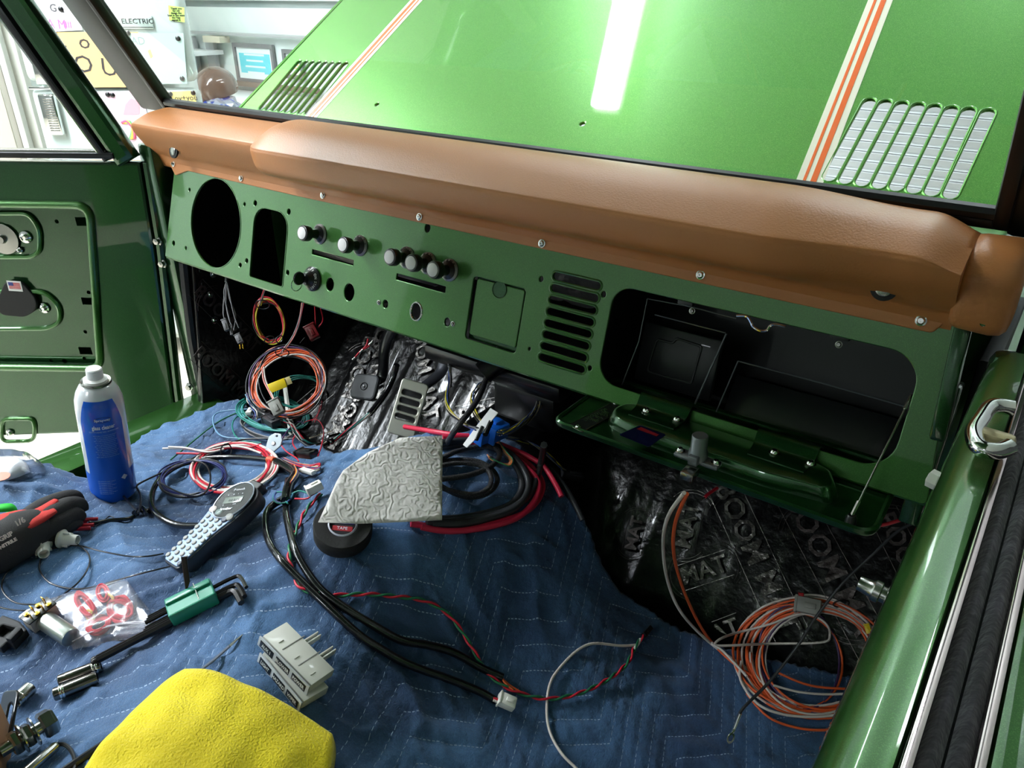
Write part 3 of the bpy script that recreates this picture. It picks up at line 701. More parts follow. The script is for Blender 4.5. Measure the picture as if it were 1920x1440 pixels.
dpan = tp(MB().add(v, f, DOORM@Matrix.Translation((0, 0, -.020))), 'recessed_panel', paint_dark, ddoor)
# rolled bead round the recess
mb = MB(); ring = [DOORM@Vector((x, z, .004)) for x, z in inner]; mb.tube(ring, .009, 10, closed=True); mb.build('panel_bead', paint, ddoor)
MB().box((-.55, .95, -.07), (1.0, .66, .01), DOORM, bev=.002).build('outer_skin', paint_dark, ddoor)
# two pressed pockets
for pts, nm in (([(-300, 400), (55, 400), (75, 430), (75, 470), (60, 482), (-300, 482)], 'pressed_bead'), ([(-300, 545), (85, 547), (113, 575), (112, 605), (90, 616), (-300, 620)], 'pressed_bead'), ([(4, 785), (62, 785), (66, 800), (64, 826), (4, 828)], 'pressed_bead')):
    off = -.016 if pts[0][1] < 700 else .004
    L = roundpoly(DPX(pts, off), .02, 5)
    MB().tube([DOORM@Vector((x, z, off+.001)) for x, z in L], .005, 8, closed=True).build(nm, paint, ddoor)
for x, y, r in ((47, 445, .011), (36, 470, .006), (82, 578, .010), (28, 804, .008)):
    a, z = dp(x, y, -.014); M = DOORM@Matrix.Translation((-a, z, -.016 if y < 700 else .004)); mb = MB().lathe([(r*1.2, 0), (r*1.2, .002), (r*.8, .003), (r*.8, .007), (r*.5, .009), (r*.3, .007), (0, .007)], M, 14); mb.build('bolt', chrome, ddoor)
a, z = dp(5, 448, -.014); mb = MB().lathe([(.034, 0), (.034, .003), (.010, .004), (.008, .012), (0, .012)], DOORM@Matrix.Translation((-a, z, -.016)), 28); mb.build('handle_washer', steel, ddoor)
L = roundpoly(DPX([(-2, 560), (10, 528), (42, 528), (70, 560), (70, 580), (48, 594), (5, 590), (-8, 575)], -.01), .012, 5)
v, f = plate(L, [], .008, .002); sp_ = MB().add(v, f, DOORM@Matrix.Translation((0, 0, -.010))).build('handle_cover', blackm, ddoor)
# flag sticker
L = DPX([(13, 526), (36, 525), (43, 546), (17, 549)], -.005); c = np.mean(L, 0)
FM = DOORM@Matrix.Translation((c[0], c[1], -.0055))@Matrix.Rotation(math.radians(-3), 4, 'Z')
flag = MB().box((0, 0, 0), (.030, .022, .0006), FM).build('flag_sticker', mat('sticker_white', (226, 224, 220), .4), sp_, smooth=False) if False else None
fb = MB().box((0, 0, 0), (.032, .024, .0006), FM, 0)
fr_ = mat('flag_red', (196, 44, 50), .4); fbl = mat('flag_blue', (40, 52, 130), .4); fw = mat('sticker_white', (226, 224, 220), .4)
for k in range(7): fb.box((0, .0075-k*.0022, .0005), (.026, .0012, .0004), FM, 1)
fb.box((-.0075, .0048, .0008), (.011, .0078, .0004), FM, 2)
flag = fb.build('flag_sticker', [fw, fr_, fbl], ddoor, smooth=False)
# window frame of the door: front slanted bar, belt
def dbar(p, q, wdt, dep, name, m, off=0):
    a = np.array(DL(*p)); b = np.array(DL(*q)); d = (b-a)/np.linalg.norm(b-a); n = np.array([-d[1], d[0]])
    L = [a+n*wdt/2, a-n*wdt/2, b-n*wdt/2, b+n*wdt/2]
    v, f = plate([tuple(x) for x in L], [], dep, min(.011, dep/3, wdt/3)); return MB().add(v, f, DOORM@Matrix.Translation((0, 0, off))).build(name, m, ddoor)
dbar((243, 302), (-9, -60), .046, .036, 'window_frame', paint_dark, 0)
dbar((208, 298), (-46, -60), .015, .036, 'window_seal', rubber, .002)
dbar((197, 290), (-57, -60), .005, .03, 'window_channel', chrome, .004)
dbar((222, 289), (-500, 283), .012, .036, 'belt_seal', rubber, .004)
dbar((205, 282), (-500, 276), .006, .02, 'belt_trim', steel, .006)
dgl = glassy('door_glass', (.96, .98, .97), 0, .6)
L = DPX([(208, 280), (-24, -60), (-500, -60), (-500, 280)]); mb = MB().add([tuple(DOORM@Vector((x, z, 0))) for x, z in L], [(0, 1, 2, 3)]); mb.build('door_glass', dgl, ddoor, smooth=False)
# hinge-side edge of the door
e = DPX([(268, 306), (292, 450), (313, 620), (330, 760)])
MB().tube([DOORM@Vector((x+.004, z, -.01)) for x, z in e], .010, 8).build('door_edge', paint_dark, ddoor)

# ---- passenger door top (right foreground)
ZB = 1.297
# measured widths at the belt line
def pl(px, py, z=ZB): return hit(px, py, (0, 0, z), (0, 0, 1))
pd0 = [(-.030, 1.05), (-.030, 1.262), (-.027, 1.280), (-.020, 1.291), (-.010, 1.296), (.002, 1.297), (.004, 1.292), (.004, 1.05)]
def extr(prof, y0, y1, m, name, parent, round_end=0):
    ys = np.linspace(y0, y1, 10); v = []; n = len(prof)
    for y in ys: v += [(x, y, z) for x, z in prof]
    f = [(i*n+j, (i+1)*n+j, (i+1)*n+(j+1) % n, i*n+(j+1) % n) for i in range(len(ys)-1) for j in range(n)]
    f += [tuple(range(n)), tuple((len(ys)-1)*n+j for j in range(n))[::-1]]
    return MB().add(v, f).build(name, m, parent, angle=50)
pdoor = extr(pd0, .815, -.7, paint, 'passenger_door', truck)
MB().box((-.013, .818, 1.17), (.03, .03, .25), bev=.012).build('door_end', paint_dark, pdoor)
def strip(x0, x1, z0, z1, m, name, y0=.80, y1=-.7, bev=.001):
    return MB().box(((x0+x1)/2, (y0+y1)/2, (z0+z1)/2), (x1-x0, y0-y1, z1-z0), bev=bev).build(name, m, pdoor)
xa = [pl(x, 1434)[0] for x in (1688, 1716, 1826, 1850)]
fuzz = mat('window_felt', (52, 50, 56), .95, bump=(150, .6, .003, 2), sheen=.3, var=(45, (74, 70, 80), .45, .7))
trimm = mat('pale_window_trim', (226, 208, 208), .15, 1)
strip(xa[0], xa[1]-.0005, 1.280, 1.300, trimm, 'window_trim')
strip(xa[2], xa[3], 1.280, 1.300, trimm, 'window_trim')
mid = (xa[1]+xa[2])/2
def felt(x0, x1):
    ys = np.linspace(-.7, .80, 160); n = 9; v = []
    for i, y in enumerate(ys):
        for j in range(n):
            t = j/(n-1); v.append((x0+(x1-x0)*t, y, 1.288+.006*math.sin(math.pi*t)+.0006*random.random()))
    f = [(i*n+j, i*n+j+1, (i+1)*n+j+1, (i+1)*n+j) for i in range(159) for j in range(n-1)]
    MB().add(v, f).build('felt_strip', fuzz, pdoor)
felt(xa[1], mid-.0006); felt(mid+.0006, xa[2])
strip(xa[1], xa[2], 1.2, 1.284, blackm, 'window_slot')
strip(xa[3], xa[3]+.05, 1.1, 1.299, paint, 'outer_skin', bev=.006)
# chrome latch loop on the sill
lp = [pl(x, y, 1.312) for x, y in ((1900, 765), (1860, 762), (1838, 788), (1826, 812), (1836, 838), (1868, 846), (1892, 838))]
lo = MB().tube(cr(lp, 6), .0062, 12).build('window_latch', chrome, pdoor)
M = frame(pl(1862, 832, 1.305), pl(1895, 840, 1.305)-pl(1835, 822, 1.305))
MB().box((0, 0, .004), (.026, .014, .012), M, bev=.004).build('latch_base', mat('latch_cream', (206, 190, 150), .3, .6), lo)
mb = MB(); c = at(1757, 902, .60); mb.lathe([(.0075, -.006), (.0075, .006), (.005, .007), (0, .007)], frame(c, (0, 1, 0), z=(-1, .2, .1)), 6); mb.build('door_bolt', white, pdoor)
c = at(1652, 1113, .62); M = frame(c, (0, 0, 1), z=(-1, 0, .1)); MB().lathe([(.007, -.02), (.007, 0), (.009, .001), (.009, .006), (.007, .008), (.006, .018), (0, .018)], M, 12).build('door_striker', steel, pdoor)
# cowl corner at the right edge
tp(MB().box((.02, .93, 1.30), (.06, .1, .10), bev=.015), 'body_corner', paint_dark)
tp(MB().box((.02, .93, .95), (.05, .06, .5), bev=.01), 'hinge_post', blackm)
# ================================================================== moving blanket: height field over the cabin
CT = np.array([(-1.28, .77, .86), (-.855, .705, .925), (-1.0, .64, .89), (-.605, .872, .93), (-.70, .63, .975), (-.672, .525, .967), (-.49, .84, .88), (-.413, .816, .80),
  (-.346, .857, .735), (-.222, .904, .70), (-.09, .95, .69), (-.327, .67, .75), (-.46, .546, .815), (-.577, .353, .917), (-.566, .249, .935), (-.745, .345, .93), (-.777, .2, .90),
  (-.85, .446, .922), (-1.114, .429, .882), (0, .6, .68), (-.10, .4, .70), (-.3, .3, .80), (-1.18, .365, .935), (-1.07, .296, .93), (-.90, .362, .925), (-1.42, .385, .885), (-1.40, .1, .90),
  (-1.0, .1, .91), (-.6, .0, .93), (-.2, .0, .80), (-1.368, .646, .82), (-1.322, .516, .842), (-1.2, .60, .862), (-1.0, .50, .885), (-.9, -.25, .9), (-.2, -.25, .8), (-1.5, -.2, .88), (0, .9, .68), (-.2, .78, .69), (0, .1, .74), (-1.13, .75, .865)])
def tps(r2): return np.where(r2 > 1e-12, r2*np.log(r2+1e-12), 0)
_d = ((CT[:, None, :2]-CT[None, :, :2])**2).sum(-1); _n = len(CT)
_A = np.zeros((_n+3, _n+3)); _A[:_n, :_n] = tps(_d)+np.eye(_n)*2e-4; _A[:_n, _n] = 1; _A[:_n, _n+1:] = CT[:, :2]; _A[_n, :_n] = 1; _A[_n+1:, :_n] = CT[:, :2].T
_W = np.linalg.solve(_A, np.r_[CT[:, 2], 0, 0, 0])
def bz(x, y):
    x = np.asarray(x, float); y = np.asarray(y, float)
    r2 = (x[..., None]-CT[:, 0])**2+(y[..., None]-CT[:, 1])**2
    z = tps(r2)@_W[:_n]+_W[_n]+_W[_n+1]*x+_W[_n+2]*y
    z = z+.020*np.exp(-((x+.84)/.05)**2-((y-.335)/.035)**2)-.022*np.exp(-((x+.905)/.05)**2-((y-.405)/.03)**2)   # fold and pocket
    z = z+.010*np.exp(-((x+.69)/.02)**2-((y-.40)/.07)**2)
    return np.maximum(z, zfloor(x, y)+.008) if True else z
BP = [(-1.28, .77), (-1.335, .70), (-1.368, .646), (-1.345, .57), (-1.322, .516), (-1.23, .468), (-1.170, .428), (-1.20, .398), (-1.30, .376), (-1.42, .355), (-1.47, .31), (-1.49, -.25), (-.045, -.25), (-.045, .955), (-.09, .955), (-.222, .904), (-.346, .857), (-.413, .816), (-.49, .84), (-.605, .872),
      (-.70, .86), (-.78, .80), (-.855, .705), (-.98, .715), (-1.12, .745)]
def smoothpoly(P, per=5): return cr([(x, y, 0) for x, y in P], per, True)[:, :2]
BPS = smoothpoly(BP)
def inpoly(x, y, P=BPS):
    c = np.zeros(x.shape, bool); n = len(P)
    for i in range(n):
        x1, y1 = P[i]; x2, y2 = P[i-1]
        k = ((y1 > y) != (y2 > y)) & (x < (x2-x1)*(y-y1)/(y2-y1+1e-15)+x1); c ^= k
    return c
def surf(x, y):
    return np.where(inpoly(x, y), bz(x, y), zfloor(x, y))
TS = np.linspace(.45, 2.3, 240)
def ons(pts, lift=0.0):
    """drop photograph points onto the blanket / cabin floor, lift metres above it"""
    pts = np.asarray(pts, float)[:, :2]
    rays = np.array([ray(x, y) for x, y in pts]); out = np.zeros((len(pts), 3))
    for s in range(0, len(pts), 300):
        R = rays[s:s+300]; P = CAM+R[:, None, :]*TS[None, :, None]
        h = P[..., 2]-surf(P[..., 0], P[..., 1])-lift
        neg = h < 0; idx = np.argmax(neg, 1); idx = np.maximum(idx, 1); r = np.arange(len(R))
        h0 = h[r, idx-1]; h1 = h[r, idx]; t = TS[idx-1]+(TS[idx]-TS[idx-1])*h0/(h0-h1+1e-12)
        out[s:s+300] = CAM+R*t[:, None]
    return out
def on1(x, y, lift=0.0): return ons([(x, y)], lift)[0]
def nrm(p, e=.012):
    x, y = p[0], p[1]; z = bz(np.array([x+e, x-e, x, x]), np.array([y, y, y+e, y-e]))
    n = np.array([-(z[0]-z[1])/(2*e), -(z[2]-z[3])/(2*e), 1]); return n/np.linalg.norm(n)

# quilting: zigzag stitch rows
def zig(x, y):
    u = (y+.68*x)/.205; tri = np.abs((u % 1.0)*2-1)*.0535
    return u*.205, x-tri
from mathutils import noise as mnoise
def blanket():
    S = .005; xs = np.arange(-1.49, -.04, S); ys = np.arange(-.25, .962, S)
    gx, gy = np.meshgrid(xs, ys); ins = inpoly(gx, gy)
    z = bz(gx, gy); u, t = zig(gx, gy)
    g = np.abs(((t/.025) % 1)-.5)*2           # 1 at a stitch row
    puff = -.0034*g**5
    wr = np.zeros_like(z)
    for j in range(gx.shape[0]):
        for i in range(gx.shape[1]):
            if ins[j, i]:
                x, y = gx[j, i], gy[j, i]
                a = mnoise.noise(Vector((t[j, i]*34, u[j, i]*95, 0)))*.0014+mnoise.noise(Vector((x*22, y*22, 3)))*.0035
                b = 1-abs(mnoise.noise(Vector((x*14+5, y*20, 7)))); wr[j, i] = a+.008*(b**7-.5)*(1 if x < -.45 else .35)
    z = z+puff+wr
    idx = -np.ones(gx.shape, int); k = ins; idx[k] = np.arange(k.sum())
    v = np.c_[gx[k], gy[k], z[k]]
    # snap nothing: rim is hidden by its thickness
    f = []
    for j in range(gx.shape[0]-1):
        for i in range(gx.shape[1]-1):
            q = (idx[j, i], idx[j, i+1], idx[j+1, i+1], idx[j+1, i])
            if min(q) >= 0: f.append(q)
            else:
                w_ = [a for a in q if a >= 0]
                if len(w_) == 3: f.append(tuple(w_))
    return v, f
v, f = blanket()
bm_ = bpy.data.materials.new('blanket_blue'); bm_.use_nodes = True; nt = bm_.node_tree; b = nt.nodes['Principled BSDF']
def N(t, **k):
    n = nt.nodes.new(t)
    for a, c in k.items(): setattr(n, a, c)
    return n
def mth(op, a, b_=None, c=None):
    n = N('ShaderNodeMath', operation=op)
    for i, q in enumerate((a, b_, c)):
        if q is None: continue
        if isinstance(q, (int, float)): n.inputs[i].default_value = q
        else: nt.links.new(q, n.inputs[i])
    return n.outputs[0]
uvn = N('ShaderNodeUVMap'); sx = N('ShaderNodeSeparateXYZ'); nt.links.new(uvn.outputs[0], sx.inputs[0])
U_ = mth('ADD', sx.outputs[1], mth('MULTIPLY', sx.outputs[0], .68))
fr = mth('FRACT', mth('ADD', mth('DIVIDE', U_, .205), 20)); tri = mth('MULTIPLY', mth('ABSOLUTE', mth('SUBTRACT', mth('MULTIPLY', fr, 2), 1)), .0535)
T_ = mth('SUBTRACT', sx.outputs[0], tri)
row = mth('ABSOLUTE', mth('SUBTRACT', mth('FRACT', mth('ADD', mth('DIVIDE', T_, .025), 200)), .5))    # .5 at the row
line = mth('GREATER_THAN', row, .483); dash_ = mth('GREATER_THAN', mth('FRACT', mth('ADD', mth('DIVIDE', U_, .0062), 500)), .38)
msk = mth('MULTIPLY', line, dash_)
tc = N('ShaderNodeTexCoord'); n1 = N('ShaderNodeTexNoise'); n1.inputs['Scale'].default_value = 5; n1.inputs['Detail'].default_value = 3; nt.links.new(tc.outputs['Object'], n1.inputs[0])
mr = N('ShaderNodeMapRange'); mr.inputs[1].default_value = .35; mr.inputs[2].default_value = .68; nt.links.new(n1.outputs[0], mr.inputs[0])
m1 = N('ShaderNodeMix', data_type='RGBA'); m1.inputs[6].default_value = lin((34, 66, 104)); m1.inputs[7].default_value = lin((72, 114, 158)); nt.links.new(mr.outputs[0], m1.inputs[0])
# weave speckle
wv = N('ShaderNodeTexVoronoi'); wv.inputs['Scale'].default_value = 620; nt.links.new(tc.outputs['Object'], wv.inputs['Vector'])
mr2 = N('ShaderNodeMapRange'); mr2.inputs[1].default_value = .1; mr2.inputs[2].default_value = .6; mr2.inputs[3].default_value = 1.1; mr2.inputs[4].default_value = .82; nt.links.new(wv.outputs[0], mr2.inputs[0])
m2 = N('ShaderNodeMix', data_type='RGBA', blend_type='MULTIPLY'); m2.inputs[0].default_value = 1; nt.links.new(m1.outputs[2], m2.inputs[6]); nt.links.new(mr2.outputs[0], m2.inputs[7])
m3 = N('ShaderNodeMix', data_type='RGBA'); m3.inputs[7].default_value = lin((146, 166, 192)); nt.links.new(msk, m3.inputs[0]); nt.links.new(m2.outputs[2], m3.inputs[6])
nt.links.new(m3.outputs[2], b.inputs['Base Color']); b.inputs['Roughness'].default_value = .75; b.inputs['Sheen Weight'].default_value = .15
n2 = N('ShaderNodeTexNoise'); n2.inputs['Scale'].default_value = 130; n2.inputs['Detail'].default_value = 4; nt.links.new(tc.outputs['Object'], n2.inputs[0])
bp_ = N('ShaderNodeBump'); bp_.inputs['Strength'].default_value = .55; bp_.inputs['Distance'].default_value = .003
hs = mth('ADD', n2.outputs[0], mth('MULTIPLY', wv.outputs[0], -.25)); nt.links.new(hs, bp_.inputs['Height']); nt.links.new(bp_.outputs[0], b.inputs['Normal'])
MATS['blanket_blue'] = bm_
bl = MB().add(v, f).build('moving_blanket', bm_, angle=80)
tag(bl, 'blue quilted moving blanket with zigzag stitching draped over the cab floor', 'blanket')
me = bl.data; ul = me.uv_layers.new(name='UVMap'); co = np.zeros(len(me.vertices)*3); me.vertices.foreach_get('co', co); co = co.reshape(-1, 3)[:, :2]+np.array(bl.location)[:2]
li = np.zeros(len(me.loops), int); me.loops.foreach_get('vertex_index', li); ul.data.foreach_set('uv', co[li].ravel())
sd = bl.modifiers.new('thickness', 'SOLIDIFY'); sd.thickness = .007; sd.offset = -1

# ================================================================== the shop behind
TF = 3.2
FO = at(350, 160, TF); FR = np.array([Rv[0], Rv[1], 0]); FRM = frame(FO, FR, z=(FR[1], -FR[0], 0))   # local x right, y up, z to camera
def fp(px, py, off=0):
    h = hit(px, py, FO+np.array([FR[1], -FR[0], 0])*off, (FR[1], -FR[0], 0)); q = FRM.inverted()@Vector(h); return q[0], q[1]
fx0 = fp(52, 165)[0]; fx1 = fp(368, 165)[0]; ft = 1.85-FO[2]; fb_ = .06-FO[2]
fr_white = mat('fridge_enamel', (196, 208, 204), .25, 0, .6)
fridge = thing('refrigerator', 'white vintage refrigerator covered with drawings beside the wall', 'refrigerator', (FO[0], FO[1], 0))
MB().box(((fx0+fx1)/2-.05, (ft+fb_)/2, -.20), (fx1-fx0-.11, ft-fb_, .28), FRM, bev=.05, seg=4).build('cabinet', fr_white, fridge)
MB().box(((fx0+fx1)/2, (ft+.012)/2, -.035), (fx1-fx0, ft-.012, .07), FRM, bev=.03, seg=4).build('freezer_door', fr_white, fridge)
MB().box(((fx0+fx1)/2, (fb_+.05-.012)/2, -.035), (fx1-fx0, -.062-fb_, .07), FRM, bev=.03, seg=4).build('lower_door', fr_white, fridge)
for x in (-.25, .25): MB().lathe([(.025, 0), (.02, .06)], Matrix.Translation((FO[0]+FR[0]*(x-.3)-.2, FO[1]+FR[1]*(x-.3)+.25, 0)), 12).build('foot', blackm, fridge)
a = fp(75, 175); c_ = fp(125, 252)
MB().box(((a[0]+c_[0])/2, (a[1]+c_[1])/2, .015), (.072, a[1]-c_[1], .03), FRM, bev=.008).build('door_handle', chrome, fridge)
mb = MB()
for k in range(14): mb.box(((a[0]+c_[0])/2+.008, c_[1]+.02+k*(a[1]-c_[1]-.04)/13, .031), (.04, .005, .004), FRM, bev=.001)
mb.build('handle_ribs', steel, fridge)
a = fp(62, 95); c_ = fp(98, 158); MB().box(((a[0]+c_[0])/2, (a[1]+c_[1])/2, .015), (.06, a[1]-c_[1], .03), FRM, bev=.008).build('door_handle', chrome, fridge)
a = fp(70, 165); MB().box((a[0]+.02, a[1], .003), (.11, .014, .012), FRM, bev=.004).build('hinge_trim', chrome, fridge)
# maker's plate reading ELECTRIC
a = fp(218, 30); c_ = fp(290, 54); bd = MB().box(((a[0]+c_[0])/2, (a[1]+c_[1])/2, .004), (c_[0]-a[0], a[1]-c_[1], .008), FRM, bev=.002).build('name_plate', mat('plate_pale', (206, 220, 214), .2, .3, .5), fridge)
mb = MB(); v, f = text('ELECTRIC', .026, .0004, sx=1.15); mb.add(v, f, FRM@Matrix.Translation(((a[0]+c_[0])/2+.012, (a[1]+c_[1])/2+.004, .0088))); mb.tube([FRM@Vector((c_[0]-.002-k*.0178, c_[1]+.006, .009)) for k in range(9)], .0012, 4); mb.build('lettering', blackm, bd)
# papers: held by magnets, each a thing of its own
ink = mat('pencil_line', (70, 70, 74), .7); inkp = mat('purple_marker', (190, 110, 170), .7); inkb = mat('dark_marker', (60, 56, 56), .7)
def fpaper(pts, name, label, cat, col, mname, off=.002, mags=(), group=None):
    L = [fp(*q) for q in pts]; c = np.mean(L, 0); o = FRM@Vector((c[0], c[1], off))
    t = thing(name, label, cat, o, group)
    n = len(L); z = [off+.001*(i % 2) for i in range(n)]
    v, f = plate(L, [], .0006); MB().add(v, f, FRM@Matrix.Translation((0, 0, off))).build('sheet', mat(mname, col, .8), t, smooth=False)
    for q in mags:
        a = fp(*q); MB().lathe([(.010, 0), (.010, .004), (.006, .007), (0, .007)], FRM@Matrix.Translation((a[0], a[1], off)), 12).build('magnet', blackp, t)
    return t
def ftext(t, s, px, py, size, m, off, rot=0, name='handwriting', sx=1):
    a = fp(px, py); v, f = text(s, size, .0003, sx=sx); MB().add(v, f, FRM@Matrix.Translation((a[0], a[1], off))@Matrix.Rotation(math.radians(rot), 4, 'Z')).build(name, m, t, smooth=False)
t = fpaper([(80, 8), (140, 2), (156, 56), (98, 60)], 'childs_drawing', 'white drawing sheet with pink letters above the orange poster', 'drawing', (214, 208, 214), 'paper_white', .006, [(116, 17)])
ftext(t, 'A M', 108, 46, .05, inkp, .0068, -3, sx=.9); ftext(t, 'IIII', 128, 47, .035, inkp, .0068, -3)
ftext(t, 'G a', 108, 16, .04, ink, .0068, -5)
t = fpaper([(98, 60), (260, 60), (262, 163), (124, 164)], 'poster', 'orange paper sheet reading I LOVE YOU on the refrigerator', 'poster', (234, 188, 128), 'paper_orange', .004, [(98, 60)])
ftext(t, 'I L  o v', 141, 78, .078, inkb, .0048, -3, sx=1.15); ftext(t, 'Y O U', 160, 122, .095, inkb, .0048, -7, sx=1.05)
t = fpaper([(238, 62), (345, 62), (352, 157), (286, 157)], 'childs_drawing', 'large pale drawing with a small green and yellow figure', 'drawing', (180, 206, 198), 'paper_pale', .0058, [(241, 62), (335, 72), (343, 147)])
ftext(t, 'JAD', 258, 77, .04, mat('faint_pencil', (150, 164, 160), .8), .0066, 0)
v, f = plate([fp(*q) for q in ((278, 95), (283, 92), (288, 106), (284, 110))], [], .0004); MB().add(v, f, FRM@Matrix.Translation((0, 0, .0066))).build('crayon_mark', mat('crayon_yellow', (226, 200, 130), .8), t, smooth=False)
t = fpaper([(316, 10), (346, 14), (347, 42), (318, 38)], 'note_card', 'small bright green note card with tiny printed lines', 'note', (190, 226, 110), 'paper_green', .003)
mb = MB()
for k, wd in enumerate(('Thank you', 'for my', 'design the', 'best in the state', 'thx Nay', 'signed it')):
    a = fp(331, 16+k*4.3); v, f = text(wd, .0105, .0003, bold=.0003); mb.add(v, f, FRM@Matrix.Translation((a[0], a[1], .0038)))
mb.build('printed_lines', blackm, t, smooth=False)
t = fpaper([(312, 172), (366, 170), (370, 202), (318, 200)], 'note_card', 'yellow note reading I Lov+you held by two magnets', 'note', (226, 208, 130), 'paper_yellow', .003, [(313, 176), (320, 176), (363, 174)])
ftext(t, 'I Lov+you', 342, 184, .032, inkb, .0038, 2)
t = fpaper([(180, 172), (265, 170), (300, 300), (190, 300)], 'childs_drawing', 'pale pink drawing with rainbow and red balloon seen between pillars', 'drawing', (232, 196, 210), 'paper_pink', .003, [(203, 177), (212, 178)])
for k, (cc, nm) in enumerate((((228, 96, 130), 'rainbow_pink'), ((240, 170, 70), 'rainbow_orange'), ((240, 226, 90), 'rainbow_yellow'), ((120, 200, 130), 'rainbow_green'))):
    P = [fp(229+k*3.2, 230), fp(240+k*1.5, 228), fp(252-k*1.2, 244), fp(253-k*3, 260)]
    MB().tube([FRM@Vector((q[0], q[1], .0042)) for q in cr([(x, y, 0) for x, y in P], 5)], .006-.0003*k, 6, flat=1).build('rainbow_band', mat(nm, cc, .8), t)
v, f = plate([fp(*q) for q in ((232, 215), (236, 196), (246, 184), (262, 190), (262, 214))], [], .0004); MB().add(v, f, FRM@Matrix.Translation((0, 0, .004))).build('balloon', mat('balloon_pink', (238, 160, 170), .8), t, smooth=False)
# wall corner / door casing left of the refrigerator
cs = thing('door_2', 'pale shop door with casing left of the refrigerator', None, at(20, 200, 3.6), kind='structure')
def wallbox(px0, px1, t, dz, col, name, y0=0, y1=3.5):
    a = at(px0, 200, t); b_ = at(px1, 200, t); d = b_-a; d[2] = 0; L = np.linalg.norm(d); M = frame(((a[0]+b_[0])/2, (a[1]+b_[1])/2, (y0+y1)/2), d)
    MB().box((0, dz/2, 0), (L, dz, y1-y0), M, bev=.006).build(name, mat(name+'_'+'_'.join(map(str, col)), col, .5), cs)
wallbox(-260, 10, 3.7, .05, (196, 190, 176), 'door_leaf'); wallbox(10, 22, 3.66, .06, (150, 146, 136), 'casing'); wallbox(22, 34, 3.64, .04, (208, 206, 198), 'casing_edge'); wallbox(34, 60, 3.7, .05, (216, 214, 204), 'jamb')
# shelf unit and framed pictures on the back wall
def wp(px, py, off=0): h = hit(px, py, (0, YB-off, 0), (0, 1, 0)); return h
def wframe(x0, y0, x1, y1, lab, col, colname):
    a = wp(x0, y0, .02); c = wp(x1, y1, .02); cx, cz = (a[0]+c[0])/2, (a[2]+c[2])/2; W, H = abs(c[0]-a[0]), abs(a[2]-c[2])
    t = thing('picture_frame', lab, 'picture frame', (cx, YB-.01, cz))
    FMx = frame((cx, YB, cz), (1, 0, 0), z=(0, -1, 0))
    v, f = plate(rrect(-W/2, -H/2, W/2, H/2, .002), [rrect(-W/2+.025, -H/2+.025, W/2-.025, H/2-.025, .001)], .02, .002); MB().add(v, f, FMx@Matrix.Translation((0, 0, .012))).build('frame', mat('frame_grey', (120, 120, 120), .5), t)
    MB().box((0, 0, .006), (W-.04, H-.04, .006), FMx).build('picture', mat('picture_mat', (226, 234, 232), .5), t, smooth=False)
    MB().box((0, .0, .0095), (W-.10, H-.12, .002), FMx).build('print', mat(colname, col, .5), t, smooth=False)
    mb = MB()
    for k in range(4): mb.box((0, H*.22-k*H*.15, .0112), (W*(.5-.08*(k % 2)), H*.045, .001), FMx)
    mb.build('printed_lines', mat('picture_mat', (226, 234, 232), .5), t, smooth=False)
wframe(434, 80, 519, 160, 'framed certificate with turquoise print on the back wall', (110, 206, 216), 'print_turquoise')
wframe(527, 92, 570, 150, 'small framed orange certificate half behind the raised hood', (240, 200, 140), 'print_orange')
sh = thing('wall_shelf', 'grey wall shelf with uprights beside the refrigerator', 'shelf', wp(400, 110, .15))
def wbar(x0, y0, x1, y1, d, m, name, off=.02):
    a = wp(x0, y0, off); c = wp(x1, y1, off); MB().box(((a[0]+c[0])/2, YB-off-d/2+.0, (a[2]+c[2])/2), (abs(c[0]-a[0]), d, abs(a[2]-c[2])), bev=.003).build(name, m, sh)
gry = mat('shelf_grey', (170, 172, 172), .4); wht = mat('shelf_white', (228, 232, 230), .4)
wbar(368, 68, 374, 200, .03, gry, 'upright'); wbar(404, 68, 411, 200, .03, gry, 'upright'); wbar(360, 90, 420, 102, .22, wht, 'shelf_board'); wbar(360, 134, 420, 142, .22, wht, 'shelf_board')
wbar(360, 62, 600, 68, .05, gry, 'top_rail'); wbar(398, 66, 432, 80, .08, mat('cream_box', (208, 202, 180), .5), 'switch_box'); wbar(430, 158, 600, 166, .03, mat('rail_brown', (120, 108, 96), .5), 'lower_rail')
wbar(432, 166, 600, 260, .4, wht, 'counter', .01)
# helmet on a bundle
c = at(405, 160, 4.3); hm = thing('helmet', 'brown glossy helmet on the shelf beside the refrigerator', 'helmet', (c[0], c[1], c[2]-.07))
mb = MB(); prof = [(.118*math.cos(t), .11*math.sin(t)) for t in np.linspace(-.35, math.pi/2, 12)]; mb.lathe(prof[:-1]+[(0, .11)], Matrix.Translation((c[0], c[1], c[2]-.01))@Matrix.Rotation(math.radians(12), 4, 'X'), 28); mb.build('shell', mat('helmet_brown', (88, 70, 60), .12, 0, 1), hm)
MB().tube(cr([c+np.array(q) for q in ((-.09, -.04, -.03), (-.08, -.06, -.10), (-.02, -.09, -.08), (.05, -.08, -.07))], 4), .008, 6, flat=.5).build('strap', blackm, hm)
MB().box((c[0]-.05, c[1]-.10, c[2]-.06), (.14, .05, .05), bev=.02).build('visor_pad', mat('helmet_lining', (110, 86, 74), .7), hm)
c2 = at(410, 188, 4.3); rng = random.Random(3)
bm2 = bmesh.new(); bmesh.ops.create_icosphere(bm2, subdivisions=3, radius=1)
vv = [tuple(np.array(q.co[:])*(.135, .11, .085)*(1+.12*rng.uniform(-1, 1))+c2-np.array([0, 0, .05])) for q in bm2.verts]; ff = [[q.index for q in p.verts] for p in bm2.faces]; bm2.free()
